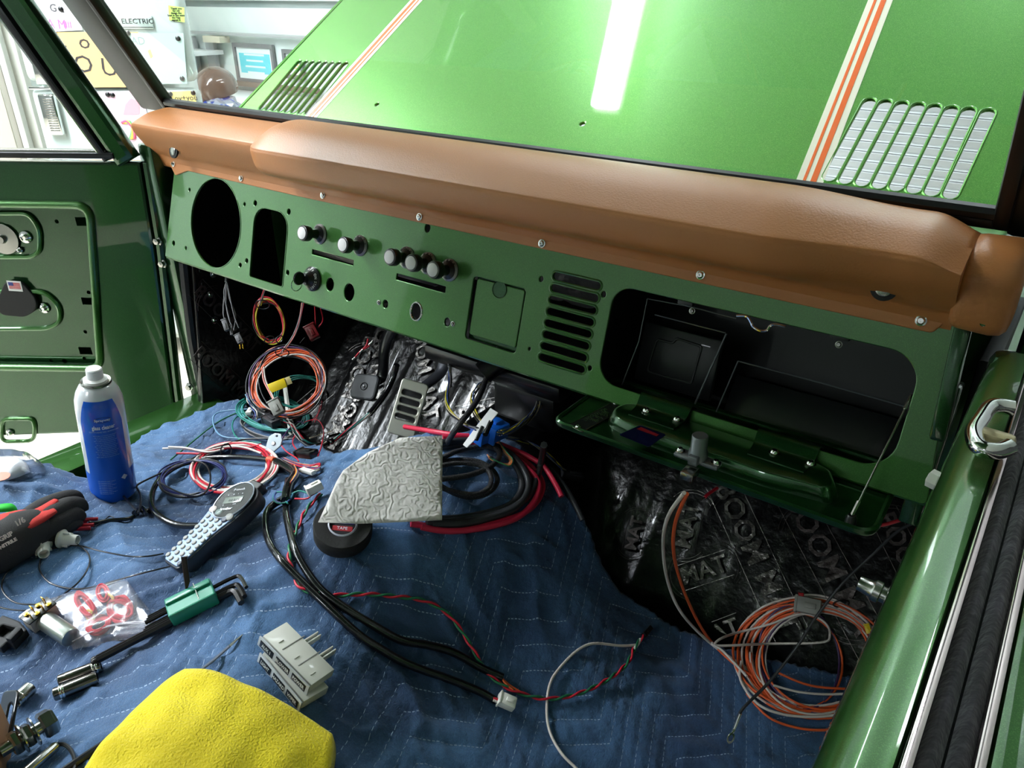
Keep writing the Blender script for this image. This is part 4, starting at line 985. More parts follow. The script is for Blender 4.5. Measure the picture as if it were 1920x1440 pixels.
o = MB().add(vv, ff).build('bagged_bundle', mat('silver_blue_wrap', (170, 176, 190), .3, .3, 0, var=(16, (60, 80, 170), .55, .6)), smooth=False); tag(o, 'crumpled silver and blue wrapped bundle under the brown helmet', 'bundle')
tb = thing('workbench', 'white storage cabinet standing under the helmet bundle', 'cabinet', (c2[0], c2[1]+.05, 0))
MB().box((c2[0]+.1, c2[1]+.1, (c2[2]-.2)/2+.03), (1.0, .45, c2[2]-.26), bev=.01).build('body', wht, tb); MB().box((c2[0]+.1, c2[1]+.1, c2[2]-.185), (1.04, .49, .03), bev=.005).build('worktop', gry, tb)
for s in (-.25, .25): MB().box((c2[0]+.1+s, c2[1]-.13, .5), (.48, .015, .9), bev=.004).build('door', wht, tb)
# ================================================================== things lying on the blanket
def layM(a, b, lift=0, z=None, at_a=False):
    A = on1(*a, lift); B = on1(*b, lift); c = A if at_a else (A+B)/2
    n = nrm(c) if z is None else np.array(z, float)
    return frame(c, B-A, z=n), float(np.linalg.norm(B-A))
def cylwrap(v, r, ang0=0):
    """bend flat x,y (z = offset) geometry round a cylinder of radius r about local z; y becomes height"""
    a = v[:, 0]/r+ang0; R = r+v[:, 2]; return np.c_[R*np.sin(a), -R*np.cos(a), v[:, 1]]
# --- spray can
B = on1(214, 922, .003); T0 = at(181, 722, 1.0); tb = float((B-CAM)@Fv)
ax = at(180, 718, tb-.098)-B; CL = .232; ax = ax/np.linalg.norm(ax)
tocam = CAM-B; CM = frame(B, np.cross(-tocam, ax)*-1, z=ax)
CM = frame(B, np.cross(ax, tocam), z=ax)     # local -y faces the camera
R_ = .0335
can = thing('spray_can', 'blue and white aerosol can of glass cleaner standing behind the blanket fold', 'spray can', B)
MB().lathe([(.030, 0), (.0335, .003), (R_, .006), (R_, .165), (.0325, .178), (.029, .190), (.0235, .200), (.020, .204), (0, .204)], CM, 40).build('can_body', mat('can_white', (222, 224, 226), .2, .1, .6), can, angle=50)
MB().lathe([(.0205, .2035), (.0215, .2045), (.0205, .207), (.018, .206)], CM, 32).build('crimp_ring', steel, can)
MB().lathe([(.0165, .2045), (.0165, .210), (.0115, .212), (.011, .226), (.0095, .2275), (0, .2275)], CM, 28).box((0, -.0108, .220), (.005, .002, .006), CM).build('spray_nozzle', mat('nozzle_white', (238, 238, 234), .4), can)
canblue = mat('can_label_blue', (14, 88, 200), .25, 0, .5)
def wrapgrid(x0f, x1f, z0, z1, nz, off, name, m, parent, nxs=22):
    v = []; f = []
    for k in range(nz+1):
        z = z0+(z1-z0)*k/nz; r = R_
        for (rr, zz), (r2, z2) in zip([(R_, .006), (R_, .165), (.0325, .178), (.029, .190)], [(R_, .165), (.0325, .178), (.029, .190), (.0235, .2)]):
            if zz <= z <= z2: r = rr+(r2-rr)*(z-zz)/(z2-zz)
        for i in range(nxs+1):
            a = x0f(z)+(x1f(z)-x0f(z))*i/nxs; v.append(((r+off)*math.sin(a), -(r+off)*math.cos(a), z))
    for k in range(nz):
        for i in range(nxs): f.append((k*(nxs+1)+i, k*(nxs+1)+i+1, (k+1)*(nxs+1)+i+1, (k+1)*(nxs+1)+i))
    return MB().add(v, f, CM).build(name, m, parent)
lab = wrapgrid(lambda z: -.98+max(0, z-.15)*7, lambda z: .86-max(0, z-.15)*7, .052, .187, 14, .0005, 'blue_label', canblue, can)
wrapgrid(lambda z: -math.pi, lambda z: math.pi, .004, .056, 4, .0004, 'blue_band', canblue, can, 44)
def cantext(s, size, z, m, name, x=0, bold=0, sx=1.0, off=.0009):
    v, f = text(s, size, .0001, bold=bold, sx=sx); v[:, 0] += x; v[:, 1] += z; v[:, 2] = v[:, 2]+off
    MB().add(cylwrap(v, R_), f, CM).build(name, m, lab, smooth=False)
v, f = plate(circ(0, 0, .0115, 28, .0045), [], .0002); v[:, 1] += .157; v[:, 2] += .0008; MB().add(cylwrap(v, R_), f, CM).build('brand_oval', mat('label_navy', (14, 24, 96), .3), lab, smooth=False)
lw = mat('label_print_white', (232, 236, 242), .4)
cantext('Sprayway', .0056, .157, lw, 'brand_name', off=.0012, bold=.0001)
cantext('glass cleaner', .0098, .144, lw, 'product_name', sx=.62, bold=.0002)
cantext('CONTAINS NO AMMONIA', .0034, .1365, mat('label_print_pale', (150, 190, 235), .4), 'small_print')
mb = MB(); lp_ = mat('label_print_pale', (150, 190, 235), .4)
for k in range(13):
    v, f = text('use on glass mirrors chrome tile and windshields'[:36-(k % 3)*3], .0021, .0001); v[:, 1] += .130-k*.0032; v[:, 2] += .0007; mb.add(cylwrap(v, R_), f, CM)
mb.build('fine_print', lp_, lab, smooth=False, kind='stuff')
mb = MB()
for k in range(8):
    v, f = text('net contents keep away from heat'[:24-(k % 2)*5], .0024, .0001, 'LEFT'); v[:, 0] += -.020; v[:, 1] += .046-k*.0034; v[:, 2] += .0008; mb.add(cylwrap(v, R_), f, CM)
mb.build('fine_print', lp_, lab, smooth=False, kind='stuff')
v, f = plate([(-.005, 0), (0, -.005), (.005, 0), (0, .005)], [], .0002); v[:, 0] += .018; v[:, 1] += .047; v[:, 2] += .0009; MB().add(cylwrap(v, R_), f, CM).build('hazard_diamond', lw, lab, smooth=False)

# --- draped flat things
def drape(quad, lift, m, name, parent=None, n=26, rr=.3, edge=.12, bumps=.0015, th=.001, seed=1, liftf=None):
    """cloth or sheet over quad (photograph corners A B C D), following the blanket below it"""
    A, B_, C_, D = [np.array(q, float) for q in quad]; px = []; st = []
    for j in range(n+1):
        for i in range(n+1):
            s, t = i/n*2-1, j/n*2-1
            # superellipse corner rounding
            k = (1-rr*(s*s*t*t)*.35); s2, t2 = s*k, t*k
            u, v_ = (s2+1)/2, (t2+1)/2
            px.append((A*(1-u)+B_*u)*(1-v_)+(D*(1-u)+C_*u)*v_); st.append((s, t))
    P = ons(px, 0.0); rng = Vector((seed, seed*2, 0)); out = []
    for p, (s, t) in zip(P, st):
        e = min(1-abs(s), 1-abs(t))/edge; e = min(1, max(0, e)); prof = math.sin(e*math.pi/2)**.7
        z = lift*prof+.002+mnoise.noise(Vector((p[0]*30, p[1]*30, 0))+rng)*bumps*2+(liftf(s, t) if liftf else 0)
        out.append((p[0], p[1], p[2]+z))
    f = [(j*(n+1)+i, j*(n+1)+i+1, (j+1)*(n+1)+i+1, (j+1)*(n+1)+i) for j in range(n) for i in range(n)]
    o = MB().add(out, f).build(name, m, parent, angle=80)
    if th: sd = o.modifiers.new('thickness', 'SOLIDIFY'); sd.thickness = th; sd.offset = 1
    return o
ym = mat('yellow_microfibre', (248, 222, 20), .9, bump=(420, .8, .003, 3), sheen=.3, var=(7, (228, 200, 16), .4, .7))
cl = thing('cloth', 'folded yellow microfibre cloth at the lower edge of the picture', 'cloth', on1(400, 1380))
drape([(348, 1236), (656, 1392), (560, 1590), (60, 1570)], .013, ym, 'top_layer', cl, n=60, rr=.42, edge=.045, bumps=.0022, th=.002)
drape([(372, 1250), (646, 1386), (560, 1580), (80, 1560)], .005, ym, 'under_layer', cl, n=40, rr=.5, edge=.06, th=.002)
# --- paper towel: embossed swirls
pw = bpy.data.materials.new('paper_towel'); pw.use_nodes = True; nt = pw.node_tree; b = nt.nodes['Principled BSDF']; b.inputs['Base Color'].default_value = lin((238, 232, 226)); b.inputs['Roughness'].default_value = .85
tc = nt.nodes.new('ShaderNodeTexCoord'); wv_ = nt.nodes.new('ShaderNodeTexWave'); wv_.wave_type = 'RINGS'; wv_.inputs['Scale'].default_value = 30; wv_.inputs['Distortion'].default_value = 14; wv_.inputs['Detail'].default_value = 1.5; wv_.inputs['Detail Scale'].default_value = 2.2
bp_ = nt.nodes.new('ShaderNodeBump'); bp_.inputs['Strength'].default_value = .45; bp_.inputs['Distance'].default_value = .0012
nt.links.new(tc.outputs['Object'], wv_.inputs['Vector']); nt.links.new(wv_.outputs[0], bp_.inputs['Height']); nt.links.new(bp_.outputs[0], b.inputs['Normal'])
tw_px = [(597, 978), (612, 945), (632, 900), (645, 878), (690, 847), (748, 824), (829, 818), (829, 860), (828, 920), (827, 978), (750, 979), (670, 979)]
c0 = on1(643, 975, .047); c1 = on1(810, 960, .040); c2 = on1(800, 835, .050)
tn = np.cross(c1-c0, c2-c0); tn = tn if tn[2] > 0 else -tn; tn /= np.linalg.norm(tn)
pts = np.array([hit(x, y, c0, tn) for x, y in tw_px]); TM = frame(pts.mean(0), c1-c0, z=tn); L2 = [tuple((TM.inverted()@Vector(p))[:2]) for p in pts]
from mathutils.geometry import delaunay_2d_cdt
xs_ = [q[0] for q in L2]; ys_ = [q[1] for q in L2]; inner_ = []
gx, gy = np.meshgrid(np.arange(min(xs_), max(xs_), .008), np.arange(min(ys_), max(ys_), .008)); k = inpoly(gx, gy, [tuple(np.array(q)*.97) for q in L2])
vs = [Vector(q) for q in L2]+[Vector((a, b_)) for a, b_ in zip(gx[k], gy[k])]
vo, eo, fo, *_ = delaunay_2d_cdt(vs, [(i, (i+1) % len(L2)) for i in range(len(L2))], [], 1, 1e-6)
v3 = [(q[0], q[1], .004*math.sin(q[0]*28)+.003*mnoise.noise(Vector((q[0]*20, q[1]*20, 1)))) for q in vo]
o = MB().add(v3, [tuple(q) for q in fo], TM).build('paper_towel', pw, angle=80); tag(o, 'white embossed paper towel sheet lying over the tape roll and black cables', 'paper towel')
sd = o.modifiers.new('thickness', 'SOLIDIFY'); sd.thickness = .0006
# --- friction tape roll
c = on1(643, 1000, .004); n = nrm(c); TMx = frame(c, Rv, z=n)
tr = thing('tape_roll', 'black cloth friction tape roll half under the paper towel', 'tape', c)
MB().lathe([(.019, 0), (.0365, 0), (.038, .002), (.038, .022), (.0365, .024), (.021, .024), (.019, .023), (.019, 0)], TMx, 48).build('tape', mat('friction_tape', (24, 23, 22), .8, bump=(300, .5, .001)), tr, angle=50)
MB().lathe([(.0165, .001), (.019, .001), (.0192, .0235), (.0175, .0245), (.0165, .0235), (.0165, .001)], TMx, 40).build('core', mat('tape_core_grey', (176, 178, 190), .5), tr, angle=50)
mb = MB(); v, f = plate(circ(0, 0, .0165, 30), [], .0004); mb.add(v, f, TMx@Matrix.Translation((0, 0, .021)), 0)
for y, w_, h_, mi in ((-.006, .026, .007, 1), (.003, .028, .004, 2), (.009, .020, .004, 1)): mb.box((0, y, .0214), (w_, h_, .0004), TMx, mi)
v, f = text('TAPE', .006, .0002); mb.add(v, f, TMx@Matrix.Translation((0, -.006, .0219)), 3)
mb.build('centre_label', [blackm, mat('label_red', (176, 44, 50), .5), navyw, lw], tr, smooth=False)

# --- label maker
M, L = layM((322, 1056), (500, 956), .004)
nn = np.array(M)[:3, 2]; M = frame(np.array(M)[:3, 3]+nn*.004, np.array(M)[:3, 0], z=nn+np.array([.12, -.28, 0]))
lm = thing('label_maker', 'grey handheld label printer with round keys and small display', 'label maker', np.array(M)[:3, 3])
h = L/2; w0 = .020; w1 = .031
outl = roundpoly([(-h, -w0), (-.2*h, -w0*1.12), (.30*h, -w1), (.82*h, -w1), (h, -w1*.55), (h, w1*.55), (.82*h, w1), (.30*h, w1), (-.2*h, w0*1.12), (-h, w0)], .008, 4)
v, f = plate(outl, [], .022, .002); MB().add(v, f, M@Matrix.Translation((0, 0, .009))).build('lower_case', mat('case_charcoal', (44, 46, 54), .4, 0, .2), lm)
outf = roundpoly([(-h*.97, -w0*.9), (-.2*h, -w0*1.0), (.30*h, -w1*.9), (.72*h, -w1*.85), (.72*h, w1*.85), (.30*h, w1*.9), (-.2*h, w0*1.0), (-h*.97, w0*.9)], .006, 4)
v, f = plate(outf, [], .003, .001); MB().add(v, f, M@Matrix.Translation((0, 0, .0205))).build('face_plate', mat('face_silver_blue', (128, 146, 176), .4, .3), lm)
hx = .56*h; v, f = plate(circ(hx, 0, .0315, 36, .0285), [], .003, .001); MB().add(v, f, M@Matrix.Translation((0, 0, .0222))).build('display_surround', mat('display_black', (16, 17, 20), .2, 0, .5), lm)
MB().tube([M@Vector((x, y, .0238)) for x, y in circ(hx, 0, .0318, 40, .0288)], .001, 6, closed=True).build('surround_ring', mat('ring_pale', (170, 178, 190), .3, .5), lm)
DM = M@Matrix.Translation((hx, 0, .0240))@Matrix.Rotation(math.radians(-62), 4, 'Z')
dsp = MB().box((0, 0, 0), (.030, .011, .0008), DM, bev=.0003).build('display', mat('lcd_grey_green', (126, 134, 126), .2, 0, .4), lm)
v, f = text('0:0 0:22', .0055, .0001); MB().add(v, f, DM@Matrix.Translation((.002, -.001, .0006))).build('display_digits', blackm, dsp, smooth=False)
v, f = text('brother', .0062, .0001, bold=.0002); MB().add(v, f, DM@Matrix.Translation((-.004, -.0155, .0004))).build('maker_name', lw, lm, smooth=False)
v, f = text('P-touch', .0058, .0001); MB().add(v, f, DM@Matrix.Translation((.002, .0185, .0004))).build('model_name', lw, lm, smooth=False)
mb = MB()
for s, x, y in (('A', -.012, .010), ('A', -.003, .010), ('1', .004, .010), ('A', .011, .010), ('F', -.012, -.0085), ('===', .006, -.0085)): v, f = text(s, .003, .0001); mb.add(v, f, DM@Matrix.Translation((x, y, .0004)))
mb.build('small_marks', lw, lm, smooth=False)
km = mat('key_pale_grey', (150, 150, 144), .5); kd = mat('key_dark_grey', (70, 76, 88), .5); kr = None
for i in range(11):
    for j in range(4):
        x = -h*.90+i*.0098+(j % 2)*.002; ww = w0*.82 if i < 8 else w0*.95; y = -ww+j*2*ww/3
        if x > .20*h: continue
        m_ = kd if (i >= 8 or (i == 0 and j == 0)) else km
        KMx = M@Matrix.Translation((x, y, .0218))
        if kr is None or m_ != kr.data.materials[0]: pass
        o = MB().lathe([(.0036, 0), (.0036, .0012), (.0028, .0020), (0, .0022)], KMx, 12).build('key', m_, lm)
for x, y, m_, r in ((.235*h, w1*.62, mat('key_cream', (196, 186, 178), .4), .0058), (.235*h, .004, mat('key_sage', (112, 128, 122), .4), .0055), (.245*h, -w1*.66, km, .0058), (.16*h, -w1*.55, kd, .0045)):
    MB().lathe([(r, 0), (r, .0015), (r*.8, .0026), (0, .003)], M@Matrix.Translation((x, y, .0218))@Matrix.Diagonal((1, 1.2, 1, 1)), 16).build('function_key', m_, lm)
v, f = plate(rrect(h-.006, -.013, h+.010, .013, .004), [], .016, .002); MB().add(v, f, M@Matrix.Translation((0, 0, .010))).build('tape_outlet', blackp, lm)

# --- two switch banks with dark label strips
def bank(a, b, lift, lab, words, tabs):
    M, L = layM(a, b, lift); W = .040
    t = thing('switch_bank', lab, 'switch panel', np.array(M)[:3, 3], 'white switch banks')
    ivory = mat('switch_ivory', (218, 216, 204), .4, 0, .2)
    MB().box((0, W/2-.004, .0075), (L, W-.006, .012), M, bev=.0008).build('housing', ivory, t)
    MB().box((0, -.0045, .0078), (L+.002, .002, .0145), M, bev=.0006).build('front_rail', mat('rail_light', (186, 190, 194), .3, .2), t)
    for k, wd in enumerate(words):
        cx = (-1+k)*L/3.05; p = MB().box((cx, -.0058, .0076), (L*.27, .0008, .0095), M, bev=.0002).build('label_strip', blackp, t)
        v, f = text(wd, .0068, .0001, sx=.8); MB().add(v, f, M@Matrix.Translation((cx, -.0064, .0076))@Matrix.Rotation(math.pi/2, 4, 'X')).build('lettering', lettm, p, smooth=False)
        MB().box((cx+.004, .010, .0140), (.0012, .007, .0012), M, bev=.0003).build('latch_bump', ivory, t)
        if k < 2: MB().box((cx+L/6.1, W/2, .0138), (.0012, W-.008, .0006), M, bev=.0002).build('joint_line', greyp, t)
    for x in tabs:
        for dx in (-.0025, .0025): MB().box((x+dx, W+.004, .007), (.0018, .022, .008), M, bev=.0004).build('mount_tab', ivory, t)
bank((490, 1238), (566, 1330), .001, 'lower white switch bank lying under another beside the yellow cloth', ('LIGHT', 'HAZARD', 'WIPER'), ())
bank((490, 1206), (580, 1299), .016, 'upper white switch bank lying across the one below with two prongs', ('AUX 1', 'BLOWER', 'POWER'), (-.008, .018))

# --- hex key set
M, L = layM((322, 1160), (408, 1116), .004)
hk = thing('hex_key_set', 'green plastic holder with long black hex keys', 'hex keys', np.array(M)[:3, 3])
hgreen = mat('holder_green', (24, 128, 100), .4, 0, .2); hkm = mat('key_black_oxide', (40, 38, 38), .3, .6)
v, f = plate(roundpoly([(-L/2, -.017), (L/2, -.017), (L/2, .017), (-L/2, .017)], .003), [], .018, .002); hd = MB().add(v, f, M@Matrix.Translation((0, 0, .009))).build('holder', hgreen, hk)
MB().box((-.0, .008, .019), (L*.96, .010, .005), M, bev=.0015).build('holder_rib', hgreen, hk)
v, f = text('SK', .014, .0001, bold=.0003); MB().add(v, f, M@Matrix.Translation((-L*.22, .002, .0172))).build('moulded_letters', mat('holder_mark', (16, 78, 70), .5), hd, smooth=False)
MB().tube([M@Vector(q) for q in ((.008, -.0145, .003), (.009, -.015, .017), (.009, .014, .0225), (.009, .0146, .004))], .0007, 6).build('wire_clip', steel, hk)
for k in range(7):
    y = -.012+k*.0040; r = .0042-.00040*k; ext = .055 if k in (0, 1) else .035-.002*k
    zz = .006 if k < 4 else .011
    pts = [M@Vector((-L/2-ext-(.03 if k < 2 else 0), y, zz-.002)), M@Vector((L/2, y, zz))]
    if k in (0, 2, 4): pts += [M@Vector((L/2+.012+.003*k, y, zz)), M@Vector((L/2+.020+.003*k, y-.005, zz)), M@Vector((L/2+.022+.003*k, y-.028, zz-.001))]
    mb = MB().tube(cr(pts, 4) if len(pts) > 2 else pts, r, 6); 
    if k < 2: mb.lathe([(r*.7, 0), (r*.9, -.002), (r, -.004), (r*.6, -.007), (0, -.007)], frame(pts[0], (0, 0, 1), z=np.array(pts[1]-pts[0])), 8)
    mb.build('hex_key', hkm, hk, angle=50)
for k in range(5):
    p = M@Vector((.000+.0015*k, .013, .020+.002*k)); d = at(365+k*.8, 1078+k*4, 1)-at(371, 1135, 1)
    MB().tube([p, p+Vector([float(q) for q in (d*.75+np.array([0, 0, .012]))])], .0014, 6).build('small_hex_key', hkm, hk, angle=50)

# --- sockets
def socket(a, b, r, lab, bands, deep=True):
    M, L = layM(a, b, r, at_a=True); A = np.array(M)[:3, 3]; x = np.array(M)[:3, 0]; S = frame(A, (0, 0, 1), z=x)
    t = thing('socket', lab, 'socket', A, 'chrome sockets on the blanket')
    dk = mat('socket_black_chrome', (120, 116, 112), .22, 1)
    MB().lathe([(r*.55, .004), (r*.85, 0), (r*.95, .001), (r*.95, L*.16), (r, L*.2), (r, L*.97), (r*.93, L), (r*.6, L), (r*.58, L*.7)], S, 28).build('socket_body', dk if deep else steel, t, angle=35)
    for k in bands: MB().lathe([(r*1.0, L*k), (r*1.04, L*(k+.01)), (r*1.04, L*(k+.04)), (r*1.0, L*(k+.05))], S, 28).build('knurl_band', chrome, t)
    MB().box((-r*.2, 0, .0012), (r*.5, r*.5, .004), S).build('square_drive', blackm, t)
socket((110, 1278), (187, 1243), .0075, 'long dark socket with ridged end, farther of the two side by side', (.8, .88), True)
socket((101, 1303), (181, 1266), .0078, 'long dark socket nearer the camera with pale emblem', (.14, .2), True)
socket((28, 1317), (57, 1289), .0080, 'short bright chrome socket above the black bracket', (.3,), False)

# --- metal switch with brass terminals
M, L = layM((78, 1158), (122, 1188), .012)
sw = thing('headlight_switch', 'silver cylindrical switch with brass terminals beside the zip bag', 'switch', np.array(M)[:3, 3])
S = frame(np.array(M@Vector((-L*.3, 0, 0))), (0, 0, 1), z=np.array(M)[:3, 0])
zm = mat('zinc_bright', (170, 174, 168), .3, .9)
MB().lathe([(.0115, 0), (.0115, L*1.0), (.011, L*1.04), (.003, L*1.06), (0, L*1.06)], S, 28).build('barrel', zm, sw)
MB().box((-L*.52, .001, .002), (.018, .034, .018), M, bev=.001).build('base_box', mat('switch_base', (176, 172, 160), .4, .4), sw)
MB().box((-L*.52, .001, .012), (.020, .036, .002), M, bev=.0005).build('terminal_board', blackp, sw)
brass = mat('brass', (214, 170, 60), .25, 1)
for k in range(4): MB().box((-L*.52+(-.004 if k % 2 else .004), -.010+k*.0075, .017), (.006, .0012, .009), M, bev=.0003).lathe([(.003, 0), (.003, .002), (0, .0025)], M@Matrix.Translation((-L*.52+(.005 if k % 2 else -.005), -.010+k*.0075, .0132)), 12).build('terminal', brass, sw)
v, f = plate(roundpoly([(-.012, -.010), (.010, -.008), (.010, .008), (-.012, .006)], .005), [circ(-.004, 0, .0035, 12)], .002, .0005); MB().add(v, f, M@Matrix.Translation((-L*.5-.018, -.004, -.004))).build('mounting_ear', zm, sw)

# --- zip bag with red wire coils inside
P4 = [(90, 1130), (236, 1086), (310, 1187), (138, 1221)]
bagm = film('bag_film', (.97, .97, .985), .10)
bg = thing('zip_bag', 'clear zip bag holding coiled red wire', 'bag', on1(200, 1150))
for k, (lf, nm) in enumerate(((.014, 'upper_film'), (.001, 'lower_film'))):
    o = drape(P4, lf, bagm, nm, bg, n=30, rr=.02, edge=.35, bumps=.003 if k == 0 else .0006, th=0, seed=4)
zs = [on1(x, y, .010) for x, y in ((140, 1200), (190, 1177), (250, 1166), (303, 1172))]
MB().tube(cr(zs, 5), .0008, 5).build('zip_seam', mat('zip_plastic', (220, 214, 222), .4), bg)
MB().tube(cr([p-np.array([0, .003, 0]) for p in zs], 5), .0005, 5).build('zip_seam', mat('zip_plastic', (220, 214, 222), .4), bg)
rw = thing('wire_coil', 'two small red wire coils with yellow bands inside the clear zip bag', 'wire', on1(195, 1145))
rng = random.Random(5)
for (cx, cy, a_, b_, rot) in ((160, 1135, 26, 9, 55), (193, 1112, 14, 8, 80), (225, 1142, 21, 17, 20), (185, 1172, 20, 12, -25)):
    for k in range(8):
        th = np.linspace(0, 2*math.pi, 26, endpoint=False); aa = a_*(1+rng.uniform(-.25, .2)); bb = b_*1.15*(1+rng.uniform(-.45, .3)); c_, s_ = math.cos(math.radians(rot+rng.uniform(-6, 6))), math.sin(math.radians(rot))
        MB().tube(ons([(cx+aa*math.cos(t)*c_-bb*math.sin(t)*s_, cy+aa*math.cos(t)*s_+bb*math.sin(t)*c_) for t in th], 0.004+.0009*k), .0014, 6, closed=True).build('wire', redw, rw)
for (x, y) in ((169, 1154), (206, 1124)):
    p = on1(x, y, .006); MB().tube([p+np.array([.009*math.cos(t), .004*math.sin(t)*.6, .005*math.sin(t)]) for t in np.linspace(0, 6.28, 16, endpoint=False)], .0018, 6, closed=True).build('rubber_band', mat('band_ochre', (206, 170, 70), .5), rw)

# --- plug sockets, white
def plug(a, b, lab):
    M, L = layM(a, b, .011, at_a=True); S = frame(np.array(M)[:3, 3], (0, 0, 1), z=np.array(M)[:3, 0])
    t = thing('bulb_socket', lab, 'bulb socket', np.array(M)[:3, 3], 'white bulb sockets by the glove')
    MB().lathe([(.006, -.002), (.0125, 0), (.0130, .002), (.0130, .004), (.0105, .006), (.0095, .008), (.009, .014), (.0072, .016), (.0068, .024), (.0058, .024), (.0058, .015), (0, .015)], S, 24).build('socket_shell', mat('socket_white', (216, 216, 206), .4), t)
    for an in (0, 2.1, 4.2): MB().box((.0098*math.cos(an), .0098*math.sin(an), .010), (.003, .003, .008), S, bev=.0006).build('locking_lug', mat('socket_white', (216, 216, 206), .4), t)
plug((113, 1010), (146, 1012), 'white bulb socket lying on its side right of the glove')
plug((77, 1020), (84, 1044), 'white bulb socket in the middle below the glove')
plug((21, 1050), (14, 1020), 'white bulb socket leftmost of three under the glove')

# --- work gloves (pair folded together)
gl = thing('work_glove', 'black and red knit work gloves folded together', 'gloves', on1(60, 1000))
gk = mat('glove_black', (40, 39, 38), .85, bump=(700, .6, .001)); gr = mat('glove_red', (190, 44, 36), .8, bump=(700, .6, .001))
def blob(pts, rs, name, m, flat=1.0, parent=gl, sides=16, per=5):
    P = np.array([on1(x, y, l) for x, y, l in pts]); P = cr(P, per); r = np.interp(np.linspace(0, 1, len(P)), np.linspace(0, 1, len(rs)), rs)
    return MB().tube(P, r, sides, flat=flat).build(name, m, parent, angle=80)
blob([(-60, 1062, .018), (-10, 1030, .024), (40, 1002, .028), (80, 985, .026)], [.026, .034, .032, .024], 'palm', gk)
blob([(30, 985, .030), (75, 955, .036), (115, 939, .034), (138, 935, .026), (150, 944, .016)], [.012, .0135, .0135, .013, .008], 'finger', gk)
blob([(50, 1000, .030), (90, 968, .038), (125, 950, .034), (148, 948, .024), (157, 960, .014)], [.012, .013, .0135, .012, .007], 'finger', gk)
blob([(60, 1012, .024), (100, 985, .028), (135, 966, .024), (153, 970, .014)], [.012, .0135, .013, .008], 'finger', gk)
blob([(40, 1030, .014), (85, 1004, .018), (125, 985, .016), (148, 980, .010)], [.012, .013, .013, .007], 'finger', gk)
blob([(-40, 1010, .040), (5, 985, .046), (35, 972, .046), (70, 962, .046), (105, 938, .050)], [.022, .024, .018, .010, .005], 'red_backing', gr, flat=.5)
blob([(10, 1000, .044), (50, 982, .046), (80, 968, .046), (103, 957, .047)], [.020, .016, .011, .006], 'red_backing', gr, flat=.5)
P = on1(14, 998, .062); XX = on1(40, 984, .062)-P; GMx = frame(P, XX, z=np.cross(XX, np.array([-.3, .75, .5])))
for s, x, y, sz in (('1/6', .018, .004, .010), ('GRIP', -.004, -.004, .008), ('NITRILE', -.006, -.013, .006)):
    v, f = text(s, sz, .0003, bold=.0003); MB().add(v, f, GMx@Matrix.Translation((x, y, 0))).build('printed_mark', mat('glove_print', (222, 206, 200), .7), gl, smooth=False)
blob([(-25, 957, .030), (0, 953, .032), (20, 952, .030), (26, 960, .022), (12, 966, .018)], [.007, .008, .008, .007, .005], 'cuff_tab', mat('cuff_green', (30, 190, 50), .6), flat=.6)

# --- bag of papers, far left
pb = thing('plastic_bag', 'crumpled clear bag with white paper inside at the left edge', 'bag', on1(30, 880))
Pq = [(-40, 850), (70, 862), (90, 884), (-30, 912)]
drape([(-50, 856), (48, 866), (60, 890), (-20, 908)], .010, mat('packet_paper', (222, 224, 226), .6), 'packet', pb, n=12, rr=.1, edge=.4, bumps=.003, th=.001, seed=9)
drape(Pq, .018, bagm, 'clear_film', pb, n=26, rr=.2, edge=.4, bumps=.006, th=0, seed=11)
p = on1(2, 894, .016); MB().lathe([(.012, 0), (.012, .001), (0, .0012)], frame(p, (1, 0, 0), z=nrm(p)), 14).build('orange_print', mat('print_salmon', (230, 140, 120), .5), pb)

# --- black plastic clip, bracket, bolts, cardboard (lower left)
M, L = layM((-14, 1180), (44, 1196), .006)
bc = thing('plastic_clip', 'black moulded plastic clip at the left edge', 'clip', np.array(M)[:3, 3])
v, f = plate(roundpoly([(-L/2, -.018), (L*.28, -.022), (L*.30, -.012), (L/2, -.014), (L/2, .008), (L*.1, .016), (-L/2, .018)], .002), [rrect(-L*.25, -.008, L*.22, .006, .002)], .012, .002); MB().add(v, f, M).build('clip_body', blackm, bc)
MB().box((L*.38, -.004, .008), (.008, .018, .010), M, bev=.0015).build('clip_hook', blackm, bc)
MB().box((0, -.001, -.004), (L*.5, .02, .003), M, bev=.0008).build('clip_web', blackm, bc)
M, L = layM((-20, 1360), (42, 1352), .022)
M = frame(np.array(M)[:3, 3], np.array(M)[:3, 0], z=(-.15, -.75, .65))
bk = thing('mounting_bracket', 'black slotted metal bracket at the lower left corner', 'bracket', np.array(M)[:3, 3])
v, f = plate(roundpoly([(-L/2, -.034), (L*.5, -.030), (L*.44, .030), (-L/2, .034)], .008), [stad((L*.15, -.012), (L*.15, .014), .0055)], .003, .001); MB().add(v, f, M).build('bracket_plate', blackp, bk)
MB().box((-L*.2, -.036, -.012), (L*.6, .004, .026), M, bev=.001).build('bracket_foot', blackp, bk)
M, L = layM((40, 1405), (90, 1374), .010, at_a=True); S = frame(np.array(M)[:3, 3]+np.array([0, 0, .012]), (0, 0, 1), z=np.array(M)[:3, 0])
bo = thing('bolt_and_nuts', 'large steel bolt with nuts and washers beside the bracket', 'bolt', np.array(M)[:3, 3])
MB().lathe([(.0065, -.016), (.0065, L+.004)], S, 20).build('shank', steel, bo)
MB().lathe([(.0125, L-.004), (.0145, L-.002), (.0145, L+.007), (.012, L+.010), (0, L+.010)], S, 6).build('bolt_head', steel, bo, angle=20)
for q in (-.006, .005): MB().lathe([(.006, q), (.0115, q), (.0125, q+.002), (.0125, q+.006), (.0115, q+.008), (.006, q+.008)], S, 6).build('nut', steel, bo, angle=20)
